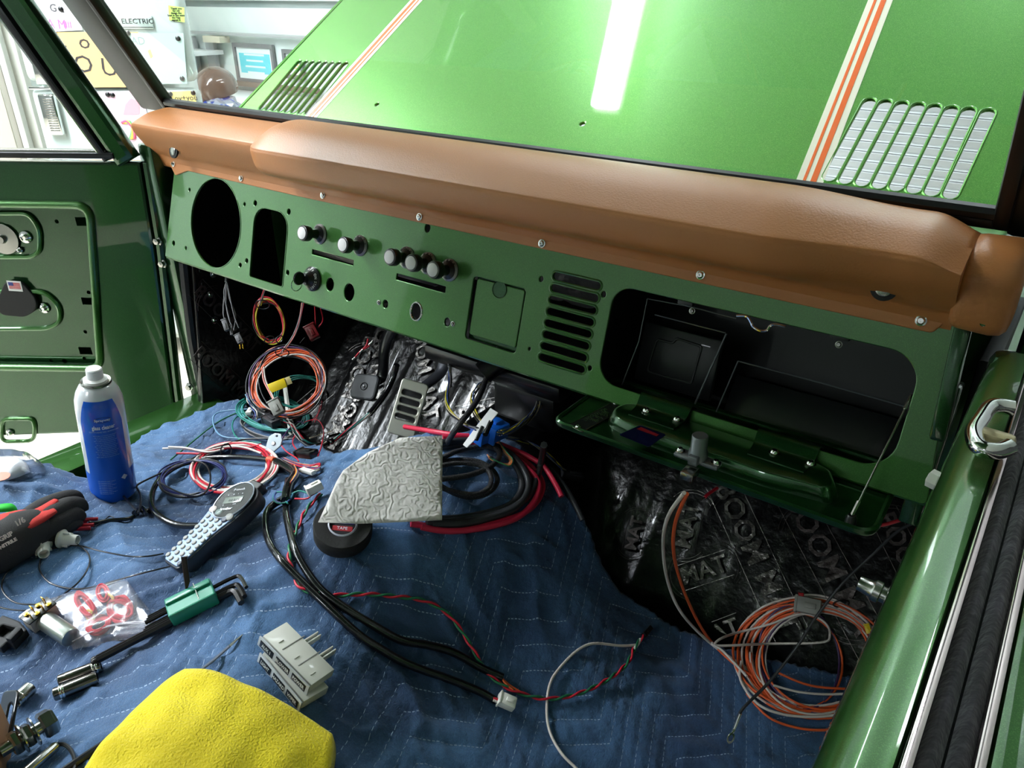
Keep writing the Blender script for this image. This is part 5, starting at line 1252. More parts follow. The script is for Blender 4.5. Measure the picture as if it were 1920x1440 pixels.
for q in (.0035, .0145): MB().lathe([(.006, q), (.0155, q), (.0155, q+.0012), (.006, q+.0012)], S, 24).build('washer', steel, bo)
M, L = layM((58, 1440), (104, 1400), .005, at_a=True); o = MB().lathe([(.0045, -.02), (.005, 0), (.005, L), (.004, L+.002), (0, L+.002)], frame(np.array(M)[:3, 3], (0, 0, 1), z=np.array(M)[:3, 0]), 16).build('steel_rod', steel); tag(o, 'short steel rod lying below the bolt', 'rod')
c = on1(2, 1440, 0); M = frame(c+np.array([-.028, -.03, .04]), (.5, .86, 0))
cb = thing('cardboard_box', 'brown cardboard box corner at the lower left', 'box', c)
MB().box((0, 0, -.005), (.09, .07, .085), M, bev=.002).build('box_body', mat('cardboard', (186, 136, 92), .8, bump=(120, .2)), cb)
MB().box((0, .0, .039), (.088, .03, .002), M, bev=.0005).build('box_flap', mat('cardboard', (186, 136, 92), .8), cb)
# --- scriber / zip tie beside the cloth
P = ons([(376, 1257), (400, 1238), (430, 1212)], .004); Q = ons([(430, 1212), (443, 1200), (456, 1189)], .004)
pk = thing('pick_tool', 'thin grey pick tool pointing away from the yellow cloth', 'pick tool', P[0])
MB().tube(P, .0022, 8, flat=.5).build('handle', mat('pick_grey', (100, 106, 120), .3, .6), pk); MB().tube(Q, [.0018, .0014, .0006], 8).build('point', steel, pk)
P = ons(cr([(100, 1460, 0), (150, 1425, 0), (225, 1376, 0), (262, 1355, 0), (300, 1345, 0)], 6), .004); o = MB().tube(P, .004, 8).build('black_cable', blackw); tag(o, 'black cable running under the yellow cloth at its lower left', 'cable')
P = ons(cr([(96, 1398, 0), (120, 1396, 0), (136, 1412, 0), (140, 1440, 0), (128, 1470, 0)], 6), .004); o = MB().tube(P, .002, 8).build('black_cable', blackw); tag(o, 'thin black cable curling beside the steel rod', 'cable')
# ================================================================== wires, coils and connectors
wrng = random.Random(11)
def px3(pts, lift=.003, per=6):
    """control points: (px,py) rest on the surface, (px,py,t) hang at camera depth t"""
    if all(len(p) == 2 for p in pts):
        q = cr([(x, y, 0) for x, y in pts], per); return ons(q, lift)
    P = [on1(p[0], p[1], lift) if len(p) == 2 else at(*p) for p in pts]; return cr(P, per)
def soften(P, k=2):
    P = P.copy()
    for _ in range(k): P[1:-1] = (P[:-2]+2*P[1:-1]+P[2:])/4
    return P
def wire(pts, r, m, parent=None, lift=None, name='wire', per=6, sides=7, flat=1.0, dx=0, dy=0):
    pts = [(p[0]+dx, p[1]+dy, *p[2:]) for p in pts]
    P = soften(px3(pts, (r+.001) if lift is None else lift, per))
    return MB().tube(P, r, sides, flat=flat).build(name, m, parent, angle=80)
def bundle(root, paths_px, n, r, mats, spread=3, lift=.003, per=6, name='wire', jit=1.2):
    for k in range(n):
        ph = 6.28*k/n; pts = []
        for i, p in enumerate(paths_px):
            a = ph+i*1.3; pts.append((p[0]+spread*math.cos(a)*.6+wrng.uniform(-jit, jit)*.4, p[1]+spread*math.sin(a)*.6+wrng.uniform(-jit, jit)*.4, *p[2:]))
        wire(pts, r, mats[k % len(mats)], root, lift+.0012*(k % 3), name, per)
def coil(root, cx, cy, a, b, rot, n, r, mats, t=None, lift=.003, jit=.08, arc=(0, 360), squash=1.0, dt=0.0):
    """n turns of wire; on the surface, or hanging at depth t (dt: depth change across the height)"""
    for k in range(n):
        f1, f2 = 1+wrng.uniform(-jit, jit), 1+wrng.uniform(-jit, jit); ox, oy = wrng.uniform(-jit, jit)*a*.5, wrng.uniform(-jit, jit)*b*.5
        rr = math.radians(rot+wrng.uniform(-5, 5)); c, s = math.cos(rr), math.sin(rr); full = arc[1]-arc[0] >= 359
        th = np.radians(np.linspace(arc[0], arc[1], 44, endpoint=not full)); w_ = 1+.025*np.sin(th*2+wrng.uniform(0, 6))
        X = cx+ox+(a*f1*np.cos(th)*c-b*f2*np.sin(th)*s)*w_; Y = cy+oy+(a*f1*np.cos(th)*s+b*f2*np.sin(th)*c)*w_
        if t is None: P = ons(np.c_[X, Y], lift+r*(1+(k//3)*1.1))
        else: P = np.array([at(x, y, t+dt*(y-cy)/b+wrng.uniform(-.0006, .0006)-.0022*(k % 4)) for x, y in zip(X, Y)])
        if not full: P = soften(P)
        MB().tube(P, r, 7, closed=full).build('wire', mats[k % len(mats)], root, angle=80)
def tie(root, px, py, t=None, lift=.01, size=.008, m=blackw, ang=0):
    p = on1(px, py, lift) if t is None else at(px, py, t); M = frame(p, Rv*math.cos(ang)+Uv*math.sin(ang), z=-Fv)
    MB().tube([M@Vector((size*math.cos(x), size*.6*math.sin(x), size*.5*math.sin(x))) for x in np.linspace(0, 6.283, 16, endpoint=False)], .0012, 6, closed=True).build('cable_tie', m, root)
def conn(root, a, b, wd, ht, m, t=None, lift=.004, name='connector', label=None, slots=2):
    """small moulded connector from a to b"""
    A = on1(*a, lift) if t is None else at(*a, t); B_ = on1(*b, lift) if t is None else at(*b, t); L = float(np.linalg.norm(B_-A))
    z = nrm((A+B_)/2) if t is None else -Fv+np.array([0, 0, .4]); M = frame((A+B_)/2, B_-A, z=z)
    mb = MB().box((0, 0, ht/2), (L, wd, ht), M, bev=min(wd, ht)*.14).box((L*.1, 0, ht*1.05), (L*.45, wd*.35, ht*.22), M, bev=ht*.06).box((-L*.46, 0, ht/2), (L*.12, wd*1.12, ht*1.12), M, bev=ht*.08)
    o = mb.build(name, m, root, label=label)
    return M, L
W12 = .0023; W16 = .00125; W18 = .0010
# --- orange and white coil on the passenger side
c = thing('wire_coil', 'large orange and white wire coil in the passenger footwell with grey connector', 'wire', on1(1500, 1330))
coil(c, 1522, 1233, 128, 104, 8, 12, W12*.8, [orangew, orangew, whitew], lift=.004, jit=.10)
coil(c, 1535, 1240, 118, 98, 12, 5, W12*.75, [orangew, whitew, purplew], lift=.010, jit=.12)
coil(c, 1500, 1235, 70, 92, -10, 2, W12*.75, [orangew, purplew], lift=.010, jit=.1)
wire([(1450, 1285), (1500, 1298), (1560, 1302), (1620, 1298)], W12*.8, whitew, c, .016); wire([(1460, 1262), (1520, 1286), (1600, 1292), (1650, 1290)], W12*.8, orangew, c, .018)
wire([(1400, 1300), (1440, 1345), (1500, 1366), (1560, 1368), (1620, 1352)], W12*.8, orangew, c, .006)
wire([(1390, 1240), (1388, 1275), (1420, 1320), (1470, 1340), (1530, 1344), (1590, 1338)], W12*.85, whitew, c, .014)
wire([(1400, 1268), (1355, 1220), (1339, 1209), (1363, 1192), (1443, 1171), (1505, 1150), (1547, 1167), (1556, 1192), (1540, 1205), (1443, 1207), (1345, 1211), (1336, 1205)], W12*.85, whitew, c, .020)
wire([(1283, 924, .80), (1252, 969, .88), (1243, 1021, .98), (1252, 1091, 1.08), (1280, 1153, 1.12), (1339, 1212), (1401, 1254), (1430, 1290)], W12, whitew, c, .005)
wire([(1288, 926, .80), (1264, 987, .89), (1266, 1056, 1.02), (1294, 1136, 1.12), (1332, 1202), (1394, 1258), (1440, 1280)], W12, orangew, c, .008)
conn(c, (1492, 1132), (1540, 1142), .024, .014, greyp, lift=.028, label='grey two-way connector')
conn(c, (1498, 1118), (1508, 1119), .010, .008, mat('red_plastic', (176, 30, 34), .4), lift=.032, name='locking_tab')
conn(c, (1624, 1170), (1630, 1188), .008, .003, yellowp, lift=.022, name='yellow_flag')
tie(c, 1577, 1132, lift=.018, size=.012)
for pts in (([(1205+40, 930, .86), (1320, 933, .86)]),): pass
# black ground wire with ring terminal
g = thing('ground_wire', 'black ground wire with a crimped ring terminal crossing the orange coil', 'wire', on1(1394, 1327))
wire([(1760, 962, .90), (1728, 975, .95), (1686, 994, .99), (1637, 1039, 1.02), (1582, 1091, 1.03), (1530, 1157, 1.04), (1495, 1212, 1.05), (1443, 1278, 1.05), (1394, 1327, 1.04), (1384, 1345, 1.035)], .0021, rubber2, g)
A = at(1388, 1338, 1.035); B_ = at(1377, 1366, 1.035); MB().tube([A, B_], .0026, 10).build('crimp_barrel', chrome, g)
C_ = at(1370, 1384, 1.035); M = frame(C_, B_-C_, z=-Fv)
v, f = plate(circ(0, 0, .0080, 24, .0050), [circ(0, 0, .0046, 20, .0029)], .0012, .0003); MB().add(v, f, M).box((.009, 0, 0), (.009, .004, .0012), M, bev=.0004).build('ring_terminal', chrome, g)
r_ = thing('power_wire', 'single red wire emerging behind the passenger door sill', 'wire', at(1680, 980, .86))
wire([(1600, 975, .88), (1618, 982, .87), (1651, 985, .86), (1703, 969, .85), (1742, 945, .84), (1790, 915, .83)], .0021, redw, r_)
r_ = thing('wire_stub', 'short cut red wire end under the glove box door', 'wire', at(1330, 930, .9))
wire([(1345, 915, .92), (1330, 925, .91), (1322, 932, .905)], .0020, redw, r_); wire([(1322, 932, .905), (1316, 936, .9)], .0009, steel, r_, name='bare_strand')

# --- twin harness legs in black tape, with the tape-wrapped trunk
h_ = thing('wiring_harness', 'main wiring harness wrapped in glossy black tape running across the blanket', 'wiring', on1(540, 930))
tape = mat('glossy_black_tape', (14, 14, 17), .22, 0, .5, bump=(90, .35, .002))
wire([(540, 900), (537, 925), (529, 936), (508, 950), (498, 970), (501, 1006), (519, 1040), (555, 1079), (600, 1123), (669, 1187), (711, 1215), (767, 1246), (850, 1276), (900, 1297), (930, 1314)], .0052, tape, h_, .005, 'tape_leg', 8, 10)
wire([(540, 905), (537, 954), (540, 980), (550, 1019), (566, 1056), (600, 1104), (647, 1140), (706, 1176), (753, 1201), (800, 1209), (850, 1223), (900, 1251), (942, 1270)], .0054, tape, h_, .005, 'tape_leg', 8, 10)
conn(h_, (932, 1313), (962, 1326), .016, .012, white, lift=.006, label='white connector on the end of the tape leg')
wire([(925, 1309), (934, 1312), (940, 1316)], .0016, redw, h_, .010); wire([(925, 1313), (934, 1317), (940, 1320)], .0016, whitew, h_, .010)
# trunk from the left
wire([(400, 984), (334, 985), (292, 962), (284, 932), (298, 900), (334, 873), (386, 860), (440, 857), (501, 862), (530, 868), (546, 882), (552, 895), (545, 908), (540, 935)], .0048, tape, h_, .012, 'tape_trunk', 8, 10)
wire([(520, 866), (545, 880), (553, 892), (541, 912), (536, 940)], .0075, tape, h_, .014, 'tape_trunk', 8, 10)
wire([(502, 862), (508, 862), (515, 864)], .0062, mat('orange_tape', (224, 92, 52), .5), h_, .013, 'orange_tape_wrap')
for k, m in enumerate((orangew, yelloww, greyw, purplew)): wire([(552, 872+k), (556+k, 884), (550+k, 896), (545, 905)], .0012, m, h_, .022)
for k, m in enumerate((bluew, purplew, tealw)): wire([(545, 925), (524-k*2, 920+k), (514-k, 930+k*2), (520, 941+k), (536, 942), (545, 935), (550, 925)], .0012, m, h_, .014)
wire([(553, 935), (575, 935), (585, 928), (596, 922)], .0013, redw, h_, .012); wire([(540, 944), (535, 935), (560, 920), (580, 926), (594, 924)], .0012, tealw, h_, .014)
conn(h_, (578, 928), (606, 914), .014, .012, white, lift=.014, label='white connector beside the paper towel')
# twisted pair, red over green
tw = thing('twisted_pair', 'red and green twisted wire pair looping over the blanket', 'wire', on1(600, 925))
tp_px = [(602, 926), (576, 954), (558, 988), (542, 1032), (548, 1069), (560, 1098), (580, 1109), (628, 1116), (683, 1114), (739, 1118), (794, 1126), (836, 1148), (862, 1178), (885, 1215), (900, 1240), (918, 1266), (961, 1294), (1022, 1310), (1083, 1301), (1138, 1275), (1175, 1245), (1190, 1214), (1212, 1186)]
base = soften(px3(tp_px, .0045, 14), 3)
tn_ = np.gradient(base, axis=0); tn_ /= np.linalg.norm(tn_, axis=1)[:, None]; s_ = np.r_[0, np.cumsum(np.linalg.norm(np.diff(base, axis=0), axis=1))]
up = np.array([0, 0, 1.]); sd_ = np.cross(tn_, up); sd_ /= np.linalg.norm(sd_, axis=1)[:, None]; up2 = np.cross(sd_, tn_)
for k, m in enumerate((redw, greenw)):
    ph = s_*2*math.pi/.042+k*math.pi; P = base+(np.cos(ph)[:, None]*sd_+np.sin(ph)[:, None]*up2)*.0017
    MB().tube(P, .0016, 7).build('wire', m, tw, angle=80)
wire([(938, 1266), (948, 1282), (962, 1294)], .0014, orangew, tw, .006); wire([(940, 1270), (953, 1283), (975, 1297)], .0014, orangew, tw, .004)
conn(tw, (1205, 1193), (1218, 1178), .007, .006, blackp, lift=.003); wire([(1188, 1218), (1196, 1207), (1201, 1199)], .0026, white, tw, .004, 'heat_shrink')
ww = thing('antenna_wire', 'single white wire looping down from the twisted pair to the lower edge', 'wire', on1(1193, 1211))
wire([(1196, 1209), (1163, 1211), (1114, 1206), (1083, 1219), (1053, 1248), (1031, 1281), (1025, 1330), (1031, 1373), (1053, 1413), (1080, 1440), (1115, 1475)], .0019, whitew, ww)

# --- red and white coil, navy coil
c = thing('wire_coil', 'red and white wire coil beside the navy coil on the blanket', 'wire', on1(438, 920))
coil(c, 438, 876, 74, 41, -6, 14, .0022, [redw, whitew, whitew, redw, whitew], lift=.003, jit=.12)
wire([(331, 850), (360, 850), (386, 850), (420, 840), (470, 838), (490, 833)], .0019, redw, c, .016)
wire([(305, 841), (340, 841), (386, 845), (420, 838), (455, 838), (490, 850)], .0019, whitew, c, .018); wire([(316, 838), (350, 840), (390, 848), (420, 842)], .0019, whitew, c, .021)
tie(c, 424, 845, lift=.02, size=.012, ang=1.5)
c = thing('wire_coil', 'dark navy blue wire coil overlapping the red and white coil', 'wire', on1(362, 930))
coil(c, 362, 896, 60, 33, -8, 12, .0015, [navyw, navyw, blackw], lift=.010, jit=.09)
# loose black cable from the coil to the left, knot and leads
bk_ = thing('black_lead', 'thin black lead looping from the blanket edge to the spray can', 'cable', on1(260, 950))
wire([(505, 822), (454, 824), (410, 838), (386, 845), (342, 871), (300, 888), (264, 905), (256, 913), (262, 924), (264, 940), (260, 962)], .0017, blackw, bk_, .016)
wire([(260, 962), (240, 940), (215, 912), (200, 900), (192, 898), (191, 908), (198, 928)], .0017, blackw, bk_, .010)
wire([(300, 905), (340, 925), (380, 928), (395, 900), (385, 870), (350, 862)], .0014, blackw, bk_, .022)
wire([(252, 962), (262, 955), (272, 960), (285, 955), (290, 960)], .0042, tape, bk_, .006, 'knot'); wire([(254, 964), (266, 950), (275, 965)], .003, tape, bk_, .009, 'knot')
wire([(258, 964), (243, 972), (225, 974), (200, 976), (180, 980), (167, 980)], .0030, tape, bk_, .005, 'taped_lead')
# red crimps by the glove
cr_ = thing('crimp_terminals', 'cluster of red crimp terminals right of the work gloves', 'terminal', on1(165, 985))
for a, b_ in (((150, 975), (184, 973)), ((148, 985), (176, 984)), ((140, 992), (170, 990)), ((152, 965), (160, 978))):
    wire([a, b_], .0030, redw, cr_, .006, 'crimp_sleeve'); wire([(a[0]-10, a[1]+wrng.uniform(-5, 5)), a], .001, steel, cr_, .007, 'lead')
wire([(176, 988), (190, 980), (205, 968), (215, 972)], .0010, blackw, cr_, .004)
# leads of the bulb sockets
for pts, lab in (([(92, 1135), (52, 1145), (0, 1139), (-40, 1120)], 'thin black lead running off the left edge below the sockets'),
                 ([(83, 1133), (31, 1131), (4, 1106), (12, 1075), (52, 1045), (104, 1027), (146, 1023), (187, 1033), (240, 1043), (277, 1043), (306, 1038)], 'thin black lead making the widest loop left of the zip bag'),
                 ([(78, 1043), (74, 1068), (94, 1093), (135, 1104), (177, 1100), (250, 1079), (319, 1062)], 'thin black lead from the middle bulb socket to the label printer'),
                 ([(144, 1020), (165, 1037), (167, 1060), (146, 1093), (94, 1133)], 'thin black lead from the right bulb socket to the silver switch'),
                 ([(0, 1052), (40, 1028), (75, 1022)], 'short black lead between the two left bulb sockets')):
    P = soften(px3(pts, .004, 8)); o = MB().tube(P, .0011, 7).build('lead_wire', blackw); tag(o, lab, 'wire', 'thin black leads around the bulb sockets')

# --- braided hose and battery cable coils by the paper towel
bc_ = thing('cable_coil', 'thick black and red battery cable coiled behind the paper towel', 'cable', on1(960, 900))
RR = .0046; RB = .0056
redc = mat('battery_cable_red', (206, 40, 70), .42)
wire([(759, 800, 1.34), (806, 808, 1.28), (850, 815), (900, 822), (950, 838), (994, 873), (1017, 905), (1009, 938), (975, 966), (910, 982), (840, 990), (770, 982)], RR, redc, bc_, .005)
wire([(830, 830), (880, 828), (940, 842), (984, 873), (1010, 905), (1002, 940), (968, 972), (905, 990), (840, 996), (790, 988)], RR, redc, bc_, .012)
wire([(830, 820), (890, 818), (960, 842), (1015, 870), (1040, 905), (1053, 931)], RR, redc, bc_, .010)
wire([(826, 838), (880, 832), (940, 845), (972, 880), (978, 918), (955, 948), (905, 964), (860, 972), (810, 974)], RB, rubber2, bc_, .005)
wire([(826, 830), (890, 826), (950, 846), (985, 885), (990, 922), (962, 955), (905, 974), (860, 982), (810, 982)], RB, rubber2, bc_, .014)
wire([(1020, 834, 1.14), (1014, 868), (1004, 905), (985, 935), (950, 958), (900, 970), (850, 978), (800, 980)], RB, rubber2, bc_, .012)
wire([(925, 838), (957, 845), (1015, 866), (1054, 905), (1078, 945), (1092, 975)], RB*.85, rubber2, bc_, .006)
o = bc_
bh = thing('braided_hose', 'black braided sleeve cable in loose loops beside the paper towel', 'hose', on1(900, 880))
braid = mat('braided_sleeve', (26, 26, 30), .5, 0, .2, bump=(900, 1, .002, 1), var=(900, (92, 86, 84), .55, .66))
wire([(915, 700, 1.30), (900, 740, 1.26), (884, 767, 1.22), (858, 800, 1.16), (837, 832)], .0048, braid, bh, .010)
wire([(800, 872), (830, 858), (860, 845), (905, 836), (932, 842), (936, 858), (918, 876), (884, 890), (850, 896), (815, 900)], .0043, braid, bh, .018)
wire([(800, 880), (830, 866), (865, 862), (900, 866), (926, 884), (932, 906), (912, 926), (880, 932), (850, 924), (815, 905)], .0041, braid, bh, .010)
wire([(800, 885), (832, 872), (870, 868), (905, 874), (920, 892), (918, 912), (895, 926), (860, 924), (820, 912)], .0038, braid, bh, .020)

# --- blue connectors, white card and their wires
bcn = thing('fuse_connectors', 'bright blue connectors with a white card tag and coloured wires', 'connector', on1(915, 830))
conn(bcn, (890, 830), (915, 822), .026, .020, bluep, lift=.022, label='smaller blue connector'); conn(bcn, (908, 826), (938, 812), .034, .026, bluep, lift=.024, label='larger blue connector')
A = at(866, 830, 1.13); B_ = at(933, 777, 1.15); M = frame((A+B_)/2, B_-A, z=(-.3, -.55, .8)); L = float(np.linalg.norm(B_-A))
v, f = plate(roundpoly([(-L/2, -.006), (-.1*L, -.011), (L/2, -.010), (L/2, .012), (0, .010), (-L/2, .006)], .001), [], .0012, .0003); MB().add(v, f, M).build('card_tag', mat('card_white', (214, 212, 212), .5), bcn)
MB().tube([at(905, 800, 1.13), at(893, 825, 1.12)], .003, 8).build('black_plug', blackp, bcn); MB().tube([at(921, 790, 1.14), at(910, 815, 1.12)], .004, 8).build('black_plug', blackp, bcn)
cols = [greenw, redw, orangew, yelloww, greenw, orangew, whitew, redw, yelloww, orangew]
for k in range(10):
    j = k*1.6; wire([(935-j*.3, 825+j*.2), (950-j*.4, 848), (962-j*.5, 862-j*.2), (956-j*.3, 874-j*.3), (938-j, 868-j*.3), (918-j*.3, 858-j*.4)], .0011, cols[k], bcn, .022-.001*k)
def stripe_bundle(name, lab, px, n, mats, spread=4, wraps=(), r=.0011, lift=.006):
    t = thing(name, lab, 'wiring', px3([px[0]], lift)[0] if len(px[0]) == 2 else at(*px[0])); bundle(t, px, n, r, mats, spread, lift)
    for a, b_ in wraps: wire([a, b_], .0036, tape, t, lift, 'tape_wrap')
    return t
YB_ = [yelloww, bluew, greyw, blackw, mat('beige_wire', (190, 176, 140), .4), mat('slate_blue_wire', (80, 92, 120), .4)]
stripe_bundle('wire_bundle', 'yellow and blue wire bundle leftmost of those hanging behind the towel', [(843, 660, 1.40), (843, 690, 1.38), (844, 715, 1.36), (837, 746, 1.33), (843, 772, 1.28), (868, 793, 1.2), (895, 805, 1.14)], 5, YB_, 5, [((843, 708, 1.37), (844, 725, 1.36))])
stripe_bundle('wire_bundle', 'middle yellow and grey wire bundle beside the braided hose', [(936, 697, 1.38), (915, 712, 1.36), (900, 722, 1.34), (885, 746, 1.30), (892, 777, 1.24), (905, 800, 1.16)], 5, YB_, 6)
stripe_bundle('wire_bundle', 'yellow, blue and grey wire bundle curving right of the blue connectors', [(1003, 735, 1.30), (1012, 745, 1.30), (1006, 768, 1.27), (988, 787, 1.24), (962, 806, 1.18), (938, 812, 1.14)], 8, YB_, 9)
stripe_bundle('wire_bundle', 'yellow and grey wires running right from the blue connectors to black plugs', [(949, 818), (970, 824), (990, 830), (1010, 840), (1028, 853), (1046, 870), (1062, 885)], 4, YB_, 4, [((975, 826), (990, 832))], lift=.012)
p_ = thing('plug_connector', 'black slotted plug connector at the end of the yellow wires', 'connector', on1(1070, 893))
conn(p_, (1056, 884), (1083, 908), .018, .012, mat('connector_dark', (44, 44, 48), .4), lift=.012); MB().box((0, 0, .008), (.002, .012, .001), frame(on1(1072, 898, .014), Rv), bev=.0003).build('slot_mark', steel, p_)

# --- hanging coils in the driver footwell
c = thing('wire_coil', 'small red and yellow wire coil hanging under the dash', 'wire', at(505, 641, 1.55))
coil(c, 505, 602, 27, 40, -14, 8, .0015, [redw, yelloww, blackw, redw, mat('beige_wire', (190, 176, 140), .4), yelloww], t=1.56, jit=.13)
bundle(c, [(497, 538, 1.50), (492, 555, 1.53), (488, 572, 1.55)], 4, .0012, [greyw, redw, blackw, yelloww], 3)
tie(c, 492, 571, t=1.54, size=.014); tie(c, 505, 637, t=1.54, size=.010, ang=.5); tie(c, 524, 636, t=1.54, size=.008, ang=1)
c = thing('wire_coil', 'large orange, white and black wire coil hanging beside the pedals with yellow label', 'wire', at(540, 780, 1.50))
coil(c, 541, 718, 68, 60, -20, 20, .0017, [orangew, whitew, mat('pink_wire', (226, 140, 130), .4), blackw, orangew, purplew, greyw], t=1.50, jit=.15, dt=-.03)
bundle(c, [(568, 568, 1.50), (562, 600, 1.50), (550, 632, 1.50), (528, 660, 1.49)], 4, .0014, [redw, greyw, mat('pink_wire', (226, 140, 130), .4), greyw], 3)
tie(c, 529, 661, t=1.47, size=.013)
wire([(492, 690, 1.47), (494, 712, 1.46), (505, 735, 1.45), (514, 752, 1.44)], .0016, mat('pink_wire', (226, 140, 130), .4), c); wire([(495, 688, 1.47), (498, 712, 1.46), (508, 735, 1.45), (516, 752, 1.44)], .0016, whitew, c)
M = frame(at(520, 723, 1.45), at(540, 716, 1.45)-at(505, 730, 1.45), z=-Fv); MB().box((0, 0, 0), (.034, .018, .0012), M, bev=.0004).build('yellow_label', yellowp, c); MB().box((.022, .001, -.0015), (.012, .015, .001), M, bev=.0003).build('label_tail', mat('label_tan', (196, 180, 120), .5), c)
conn(c, (513, 752), (528, 779), .022, .014, greyp, t=1.43, label='grey plug connector on the coil')
c = thing('wire_coil', 'teal and grey wire coil lying beneath the orange and white coil', 'wire', on1(510, 790))
coil(c, 512, 775, 62, 30, 8, 10, .0014, [tealw, tealw, tealw, mat('pale_teal_wire', (100, 170, 176), .4)], lift=.006, jit=.1)
coil(c, 506, 802, 52, 20, 8, 8, .0014, [blackw, greyw, blackw], lift=.006, jit=.08)
coil(c, 560, 735, 45, 28, -10, 4, .0014, [tealw], t=1.56, jit=.1)
wire([(464, 767), (412, 772), (399, 788), (412, 816), (451, 822), (503, 822)], .0014, mat('light_blue_wire', (110, 150, 180), .4), c, .010)
wire([(460, 769), (430, 780), (399, 798), (347, 840), (320, 862)], .0014, greenw, c, .006); wire([(462, 772), (440, 785), (436, 805), (450, 825), (490, 830)], .0014, tealw, c, .010)
bundle(c, [(463, 740, 1.45), (466, 752, 1.44), (475, 765, 1.44), (480, 775, 1.43), (478, 785, 1.42)], 4, .0011, [bluew, whitew, mat('light_blue_wire', (110, 150, 180), .4), purplew], 5)
conn(c, (466, 778), (472, 768), .010, .006, white, lift=.014, name='paper_flag')
conn(c, (482, 773), (506, 786), .018, .014, blackp, lift=.012); conn(c, (500, 790), (520, 802), .018, .014, mat('connector_dark', (44, 44, 48), .4), lift=.012)
conn(c, (535, 806), (552, 799), .010, .010, white, lift=.012)
# firewall harness running down the toe board
lf = thing('loom', 'black wrapped loom with white and teal wires running down beside the brake pedal', 'wiring', on1(650, 808))
wire([(744, 684, 1.46), (738, 706, 1.47), (725, 735, 1.46), (703, 764, 1.44), (693, 776, 1.43)], .0062, tape, lf, name='tape_wrap')
bundle(lf, [(693, 776, 1.43), (672, 792, 1.42), (650, 808, 1.41), (630, 823, 1.38), (618, 830, 1.36)], 6, .0012, [whitew, tealw, redw, greyw, tealw, whitew], 4)
wire([(624, 826, 1.37), (612, 831, 1.36)], .0052, tape, lf, name='heat_shrink')
bundle(lf, [(612, 831, 1.36), (590, 836, 1.34), (572, 830, 1.33), (556, 812, 1.33), (545, 794, 1.33), (535, 788, 1.33)], 6, .0015, [blackw, whitew, redw, tealw, blackw, whitew], 6)
for pts, m in (([(570, 792), (594, 786), (607, 805), (603, 835), (596, 855)], redw), ([(541, 790), (555, 810), (548, 830), (562, 850)], redw), ([(528, 826), (540, 806), (560, 790), (570, 795)], purplew), ([(524, 828), (535, 845), (555, 858), (560, 865)], redw), ([(580, 822), (600, 815), (622, 808)], mat('beige_wire', (190, 176, 140), .4)), ([(600, 760), (596, 778), (590, 792)], redw), ([(604, 752), (600, 770), (585, 790)], redw)):
    wire(pts, .0011, m, lf, .018)
pb_ = thing('wire_bundle', 'purple and tan wire bundle folded with black plug at the blanket rear', 'wiring', on1(570, 875))
for k in range(10): wire([(532+wrng.uniform(-3, 3), 858+k*.8), (550, 866+k*.7), (575, 872+wrng.uniform(-3, 3)+k*.5), (600, 872+wrng.uniform(-5, 6)), (592, 882+wrng.uniform(-3, 3)), (560, 880)], .0013, [purplew, mat('beige_wire', (190, 176, 140), .4), redw, purplew, greyw][k % 5], pb_, .008+.001*(k % 4))
conn(pb_, (562, 855), (592, 858), .018, .012, blackp, lift=.014); conn(pb_, (568, 884), (590, 890), .008, .006, white, lift=.010)
# grey sensor tab
sp2 = thing('sensor_plate', 'pale grey metal sensor tab with a hole behind the red and white coil', 'sensor', on1(514, 830))
L3 = [(500, 833), (505, 818), (516, 812), (528, 814), (530, 826), (527, 836), (510, 851), (498, 846)]; c3 = on1(514, 832, .022); nn3 = np.array([.2, -.7, .7]); nn3 /= np.linalg.norm(nn3)
P3 = [hit(x, y, c3, nn3) for x, y in L3]; M3 = frame(c3, Rv, z=nn3); L3 = [tuple((M3.inverted()@Vector(p))[:2]) for p in P3]; hh = M3.inverted()@Vector(hit(520, 818, c3, nn3))
v, f = plate(roundpoly(L3, .002), [circ(hh[0], hh[1], .0018, 10)], .003, .001); MB().add(v, f, M3).build('tab', mat('tab_grey', (150, 158, 164), .4, .3), sp2); MB().lathe([(.004, 0), (.003, .002), (0, .002)], M3@Matrix.Translation((0, 0, .0015)), 12).build('rivet', steel, sp2)
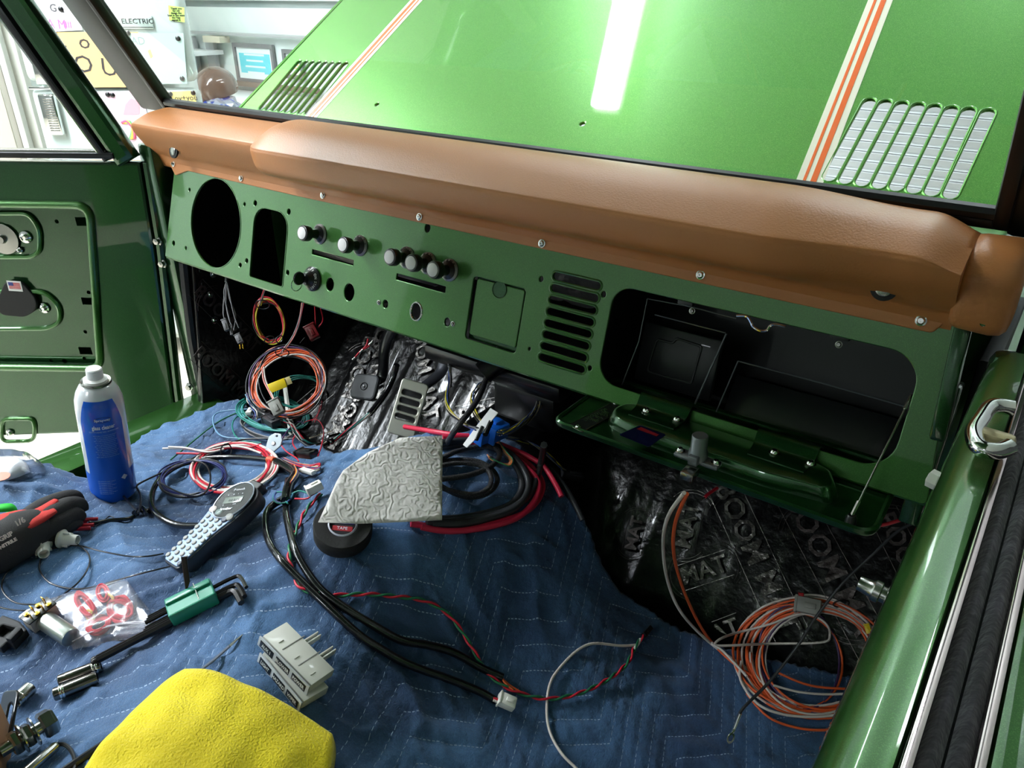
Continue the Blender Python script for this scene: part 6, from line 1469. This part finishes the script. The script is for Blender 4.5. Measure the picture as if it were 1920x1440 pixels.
# grey pigtails at the kick panel
g = thing('pigtail_bundle', 'grey pigtail wires with plugs hanging by the kick panel', 'wiring', at(425, 560, 1.55))
wire([(427, 515, 1.55), (425, 530, 1.55)], .0045, rubber2, g, name='sleeve')
for k, pts in enumerate(([(425, 528), (420, 560), (419, 590), (424, 605)], [(425, 528), (424, 570), (430, 600), (436, 612)], [(426, 530), (430, 560), (442, 590), (438, 620)], [(426, 530), (434, 570), (440, 595), (448, 615)], [(424, 530), (420, 550), (426, 580), (432, 605)])):
    wire([(x, y, 1.54-.002*k) for x, y in pts], .0013, greyw, g)
conn(g, (420, 600), (429, 622), .010, .008, mat('plug_dark_grey', (84, 82, 84), .5), t=1.52); conn(g, (445, 628), (454, 645), .012, .008, mat('plug_dark_grey', (84, 82, 84), .5), t=1.52); conn(g, (433, 610), (437, 630), .006, .006, mat('plug_dark_grey', (84, 82, 84), .5), t=1.52)
for dx in (-2.5, 3): wire([(452+dx, 644, 1.52), (453+dx, 654, 1.52)], .0013, brass, g, name='pin')
# red relay connector hanging under the dash
r_ = thing('red_connector', 'dark red plug connector hanging under the dash centre', 'connector', at(590, 625, 1.6))
conn(r_, (580, 612), (594, 638), .022, .014, mat('red_connector', (120, 22, 26), .4), t=1.6); wire([(590, 572, 1.56), (591, 590, 1.58), (592, 612, 1.6)], .0014, redw, r_); wire([(601, 578, 1.56), (606, 600, 1.6), (596, 615, 1.6)], .0014, redw, r_)
r_ = thing('wire_stub', 'two short red wires with a metal fuse sleeve beside the pedal arm', 'wire', at(675, 655, 1.55))
wire([(690, 635, 1.55), (687, 648, 1.55), (677, 657, 1.55), (665, 671, 1.55)], .0018, redw, r_); wire([(699, 640, 1.55), (690, 650, 1.55), (680, 656, 1.55)], .0018, redw, r_)
wire([(699, 640, 1.545), (692, 647, 1.545)], .0027, steel, r_, name='sleeve'); wire([(681, 655, 1.545), (675, 661, 1.545)], .0027, steel, r_, name='sleeve'); wire([(666, 670, 1.545), (661, 675, 1.545)], .0025, steel, r_, name='tip')
